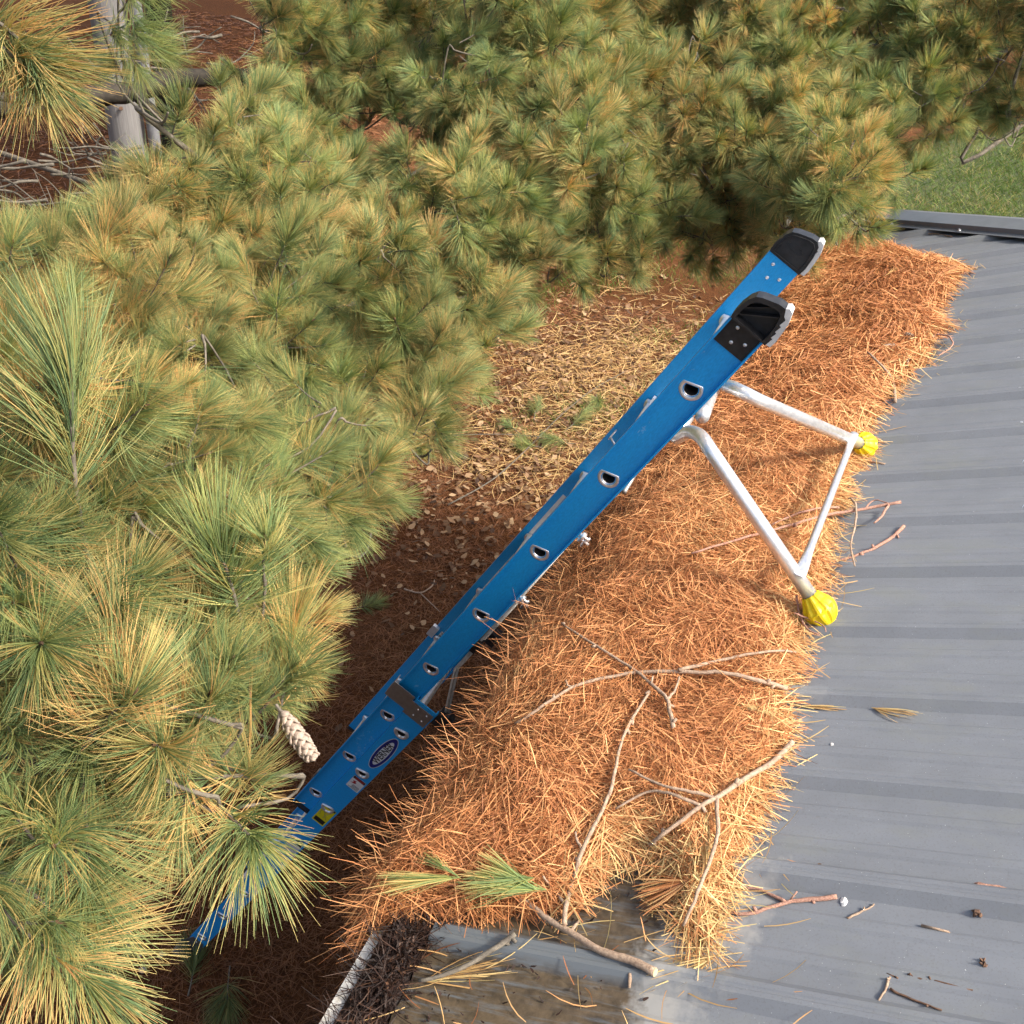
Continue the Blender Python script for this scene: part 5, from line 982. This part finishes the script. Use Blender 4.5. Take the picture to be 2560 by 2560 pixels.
kid(mb.build('stem', M['twig'], None, True)); e0 = spp[0]; mb = MB(); dd_ = (spp[0] - spp[1]).normalized(); mb.tube([e0 - dd_ * .001, e0 + dd_ * .0012], .0066, 12); kid(mb.build('cut_end', M['cutwood'], None))
def ft(x0, y0, x1, y1, L, n, sp, col, al=.05, up=.02):
    a, b_ = on_pile(x0, y0, .02 + up), on_pile(x1, y1, .02 + up); return kid(fan('needle_tuft', a, b_ - a, L, n, 'needle', sp, .0016, .06, al, col))
ft(1300, 2215, 1130, 2190, .125, 120, .24, (.16, 1.1, 0, 1)); ft(1270, 2200, 1100, 2215, .12, 70, .30, (.1, .9, 0, 1)); ft(1085, 2196, 930, 2200, .135, 120, .17, (.42, 1.0, 0, 1)); ft(1110, 2170, 985, 2090, .11, 24, .10, (.1, .4, 0, 1)); ft(1290, 2190, 1180, 2120, .10, 40, .28, (.2, 1.0, 0, 1))
def bunch(label, x0, y0, x1, y1, L, n, sp, mat='dead', h=.016, group=None):
    a, b_ = on_pile(x0, y0, h), on_pile(x1, y1, h); o = fan('needle_bunch', a, b_ - a, L, n, mat, sp, .0017, .03, .01); return tag(o, label, 'needle bunch', group)
bunch('orange fan of dead needles curling over the muddy scraped patch', 1712, 2205, 1590, 2250, .10, 110, .33)
bunch('straw coloured upright bunch of needles beside the orange fan', 1768, 2040, 1752, 2230, .12, 90, .10, 'straw')
bunch('pale sheaf of straw needles at the roof side of the pile', 1838, 1760, 1930, 1785, .085, 60, .10, 'straw')
bunch('small pale sheaf of needles in mid pile inside the stand-off arms', 1815, 1258, 1728, 1283, .085, 40, .06, 'straw')
bunch('long bleached leaf like sheaf near the far tip of the pile', 2212, 690, 2290, 640, .20, 50, .06, 'straw')
bunch('spike of orange needles jutting from the far end of the pile onto the roof', 2340, 690, 2450, 655, .17, 160, .16, 'dead', .012)
bunch('tuft of yellow needles fraying onto the roof below the arched twig', 1990, 1765, 2090, 1770, .10, 22, .08, 'straw', .005)
bunch('long loose yellow needles splayed on the mud beside the gutter', 1070, 2450, 1230, 2420, .16, 26, .16, 'straw', .008)
bunch('yellow needles lying on the roof right of the pile with green tips', 2190, 1772, 2260, 1790, .09, 18, .30, 'straw', .006)
bunch('straw needles hanging off the lower corner of the pile', 1770, 2400, 1660, 2440, .12, 30, .30, 'straw', .008)
bunch('few needles poking onto the roof at the third twig', 1920, 1920, 2040, 1935, .11, 16, .07, 'straw', .008)
# green sprigs fallen on the ground
for i, (x, y, a, lab) in enumerate(((1335, 1050, 200, 'green sprig on the ground left end of the dead stick'), (1300, 1085, 240, 'green sprig fallen under the dead stick'), (1415, 1075, 160, 'largest green sprig on the dry leaves'), (1360, 1120, 280, 'small green sprig below the others'), (1490, 985, 20, 'green sprig nearest the ladder'), (1440, 1110, 300, 'green sprig right of the crossing stick'), (870, 1530, 150, 'dark green sprig in the shade beside the boughs'), (330, 2500, 20, 'pale green sprig on the dark soil at the bottom left'), (470, 2490, 200, 'green sprig on the dark soil below the ladder shoe'), (575, 2415, 30, 'faded sprig just right of the ladder shoe'))):
    p = on_ground(x, y, .035); o = obj('fallen_sprig', SPRAY[i % 5]); o.location = p; o.rotation_euler = (math.radians(82), 0, math.radians(a)); o.scale = (1.2, 1.2, 1.3); o.color = (-.5, .0, 0, 1) if i < 7 else (.2, .2, 0, 1); tag(o, lab, 'pine sprig', 'green sprigs fallen on the ground')
# cones
def scale_mesh(mat):
    mb = MB(); pr = [(0, .0022), (.35, .0050), (.75, .0078), (.98, .0060), (1.1, .0012)]
    V = []; F = []
    for t, hw in pr:
        zz = .004 * t * t; V += [(-hw, .017 * t, zz), (0, .017 * t, zz + .0022), (hw, .017 * t, zz), (0, .017 * t, zz - .0012)]
    n = len(pr); mb.add(V, [(i * 4 + j, i * 4 + (j + 1) % 4, (i + 1) * 4 + (j + 1) % 4, (i + 1) * 4 + j) for i in range(n - 1) for j in range(4)] + [((n - 1) * 4, (n - 1) * 4 + 1, (n - 1) * 4 + 2, (n - 1) * 4 + 3)])
    o = mb.build('scale', mat, None, True); me = o.data; bpy.data.objects.remove(o); return me
SCM = scale_mesh(M['cone_pale'])
def cone_frames(Lc, rc, n):
    for i in range(n):
        t = (i + .5) / n; z = Lc * (t * .94); k = math.sin(PI * (.12 + .80 * t)) ** .6; a = i * 2.39996
        yield z, a, .55 + .45 * k, (.60 - .35 * t)
d = 1.68; ca, cb = at_d(700, 1776, d), at_d(776, 1888, d - .02); cdv = cb - ca; Lc = float(np.linalg.norm(cdv)); q = Vector(cdv).to_track_quat('Z', 'Y')
cone = empty('pine_cone', ca); cone.rotation_mode = 'QUATERNION'; cone.rotation_quaternion = q; tag(cone, 'long pale resin frosted pine cone hanging from the left bough beside the ladder', 'pine cone')
mb = MB(); mb.tube([(0, 0, .004), (.001, 0, Lc * .5), (0, 0, Lc * .97)], [.0045, .0055, .003], 8); mb.build('core', M['cone_dark'], cone)
mb = MB(); mb.tube([(0, 0, -.012), (0, 0, .006)], [.003, .003], 6); mb.build('stalk', M['bark'], cone)
for z, a, k, tl in cone_frames(Lc, .018, 48):
    o = obj('scale', SCM, cone); e = .72; o.matrix_local = Matrix.Translation((0, 0, z)) @ Matrix.Rotation(a, 4, 'Z') @ Matrix.Rotation(e + R3.uniform(-.08, .08), 4, 'X') @ Matrix.Scale(1.38 * k * R3.uniform(.92, 1.08), 4)
def small_cone(x, y, s, rot, label, mat, where=on_pile, n=26, h=.002):
    mb = MB(); mv = SCM
    for z, a, k, tl in cone_frames(.045, .015, n):
        X_m = Matrix.Translation((0, 0, z)) @ Matrix.Rotation(a, 4, 'Z') @ Matrix.Rotation(.75, 4, 'X') @ Matrix.Scale(k, 4)
        mb.add([X_m @ v.co for v in mv.vertices], [tuple(p.vertices) for p in mv.polygons])
    mb.tube([(0, 0, 0), (0, 0, .044)], [.005, .003], 6); o = mb.build('pine_cone', M[mat], None, True); o.location = where(x, y, h); o.rotation_euler = (PI / 2 + R3.uniform(-.3, .3), R3.uniform(-.4, .4), rot); o.scale = (s, s, s); return tag(o, label, 'pine cone', 'small cones caught in the needle pile')
for i, (x, y, s, rt, lab, mt) in enumerate(((2258, 835, 1.0, .6, 'grey frosted cone near the top edge of the pile', 'cone_pale'), (2205, 866, .8, 2, 'small cone left of the frosted one', 'cone_pale'), (2248, 872, .7, 4, 'small cone just below the frosted one', 'cone_pale'), (2250, 950, .8, 1, 'cone by the short dark twig', 'cone_pale'), (2000, 1148, .8, 2.5, 'dark cone left of the upper yellow ball', 'cone_dark'), (2003, 1258, .7, .3, 'dark cone beside the stand-off brace', 'cone_dark'), (2080, 1028, .6, 1.2, 'pale cone above the far stand-off arm', 'cone_pale'), (1262, 2010, .8, .9, 'dark cone near the lower end of the pile', 'cone_dark'), (1506, 1912, .8, 2.2, 'dark cone beside the slender upright twig', 'cone_dark'), (1970, 1600, .7, .2, 'dark cone below the lower yellow ball', 'cone_dark'), (2185, 745, .8, 1.1, 'dark cone in the far part of the pile', 'cone_dark'), (2275, 800, .7, 1.8, 'dark cone above the frosted one', 'cone_dark'))):
    small_cone(x, y, s, rt, lab, mt)
small_cone(2225, 2560, 1.1, .4, 'dark brown cone at the bottom of the roof', 'cone_dark', h=.012)
def clump(x, y, r, label, mat='husk', h=.004, cat='husk', n=7, where=on_pile, name='husk'):
    mb = MB()
    for k in range(n):
        c = Vector(rng.normal(0, r * .5, 3)); c.z = abs(c.z) * .6; a = Vector(unit(rng.normal(size=3))); mb.tube([c - a * r * .7, c, c + a * r * .6], [r * .12, r * .38, r * .08], 6, True, 0, .5)
    o = mb.build(name, M[mat]); o.location = where(x, y, h); return tag(o, label, cat)
clump(2447, 2287, .009, 'dark husk clump with a curled stem on the right of the roof'); clump(2452, 2408, .006, 'smaller dark husk clump low on the right of the roof'); clump(1765, 2446, .012, 'dark crumbly clump at the scraped lower edge of the pile'); clump(2051, 2161, .003, 'tiny dark seed on the roof beside the pile')
def speck(x, y, r, label): mb = MB(); mb.tube([(0, 0, 0), (0, 0, r * .3), (0, 0, r * .5)], [r, r * .8, r * .2], 9, True, 0, .5); o = mb.build('dropping', M['label_white']); o.location = on_roof(x, y, .003); o.rotation_euler = Vector(SN).to_track_quat('Z', 'Y').to_euler(); o.scale = (1.4, 1, 1); tag(o, label, 'dropping')
speck(2404, 1766, .006, 'white bird dropping on the rib at the right of the roof'); speck(2110, 2254, .006, 'pale chip at the end of the rough red twig'); speck(2137, 2122, .004, 'small white speck in mid lower roof'); speck(2080, 1861, .003, 'tiny white speck by the forked branch tip')
# pebbles in the bare soil
for k in range(16):
    x, y = R3.uniform(150, 420), R3.uniform(2310, 2500); mb = MB(); r = R3.uniform(.008, .018); mb.tube([(0, 0, -r * .4), (0, 0, 0), (0, 0, r * .5), (0, 0, r * .7)], [r * .5, r, r * .8, r * .2], 8, True, 0, .3); o = mb.build('pebble', M['stone'], None, True); o.location = on_ground(x, y, .0); o.scale = (1.3, 1, .9); o.rotation_euler = (0, 0, R3.uniform(0, 6)); tag(o, 'small pale pebble on the dark soil left of the ladder shoe', 'pebble', 'pebbles in the bare soil')
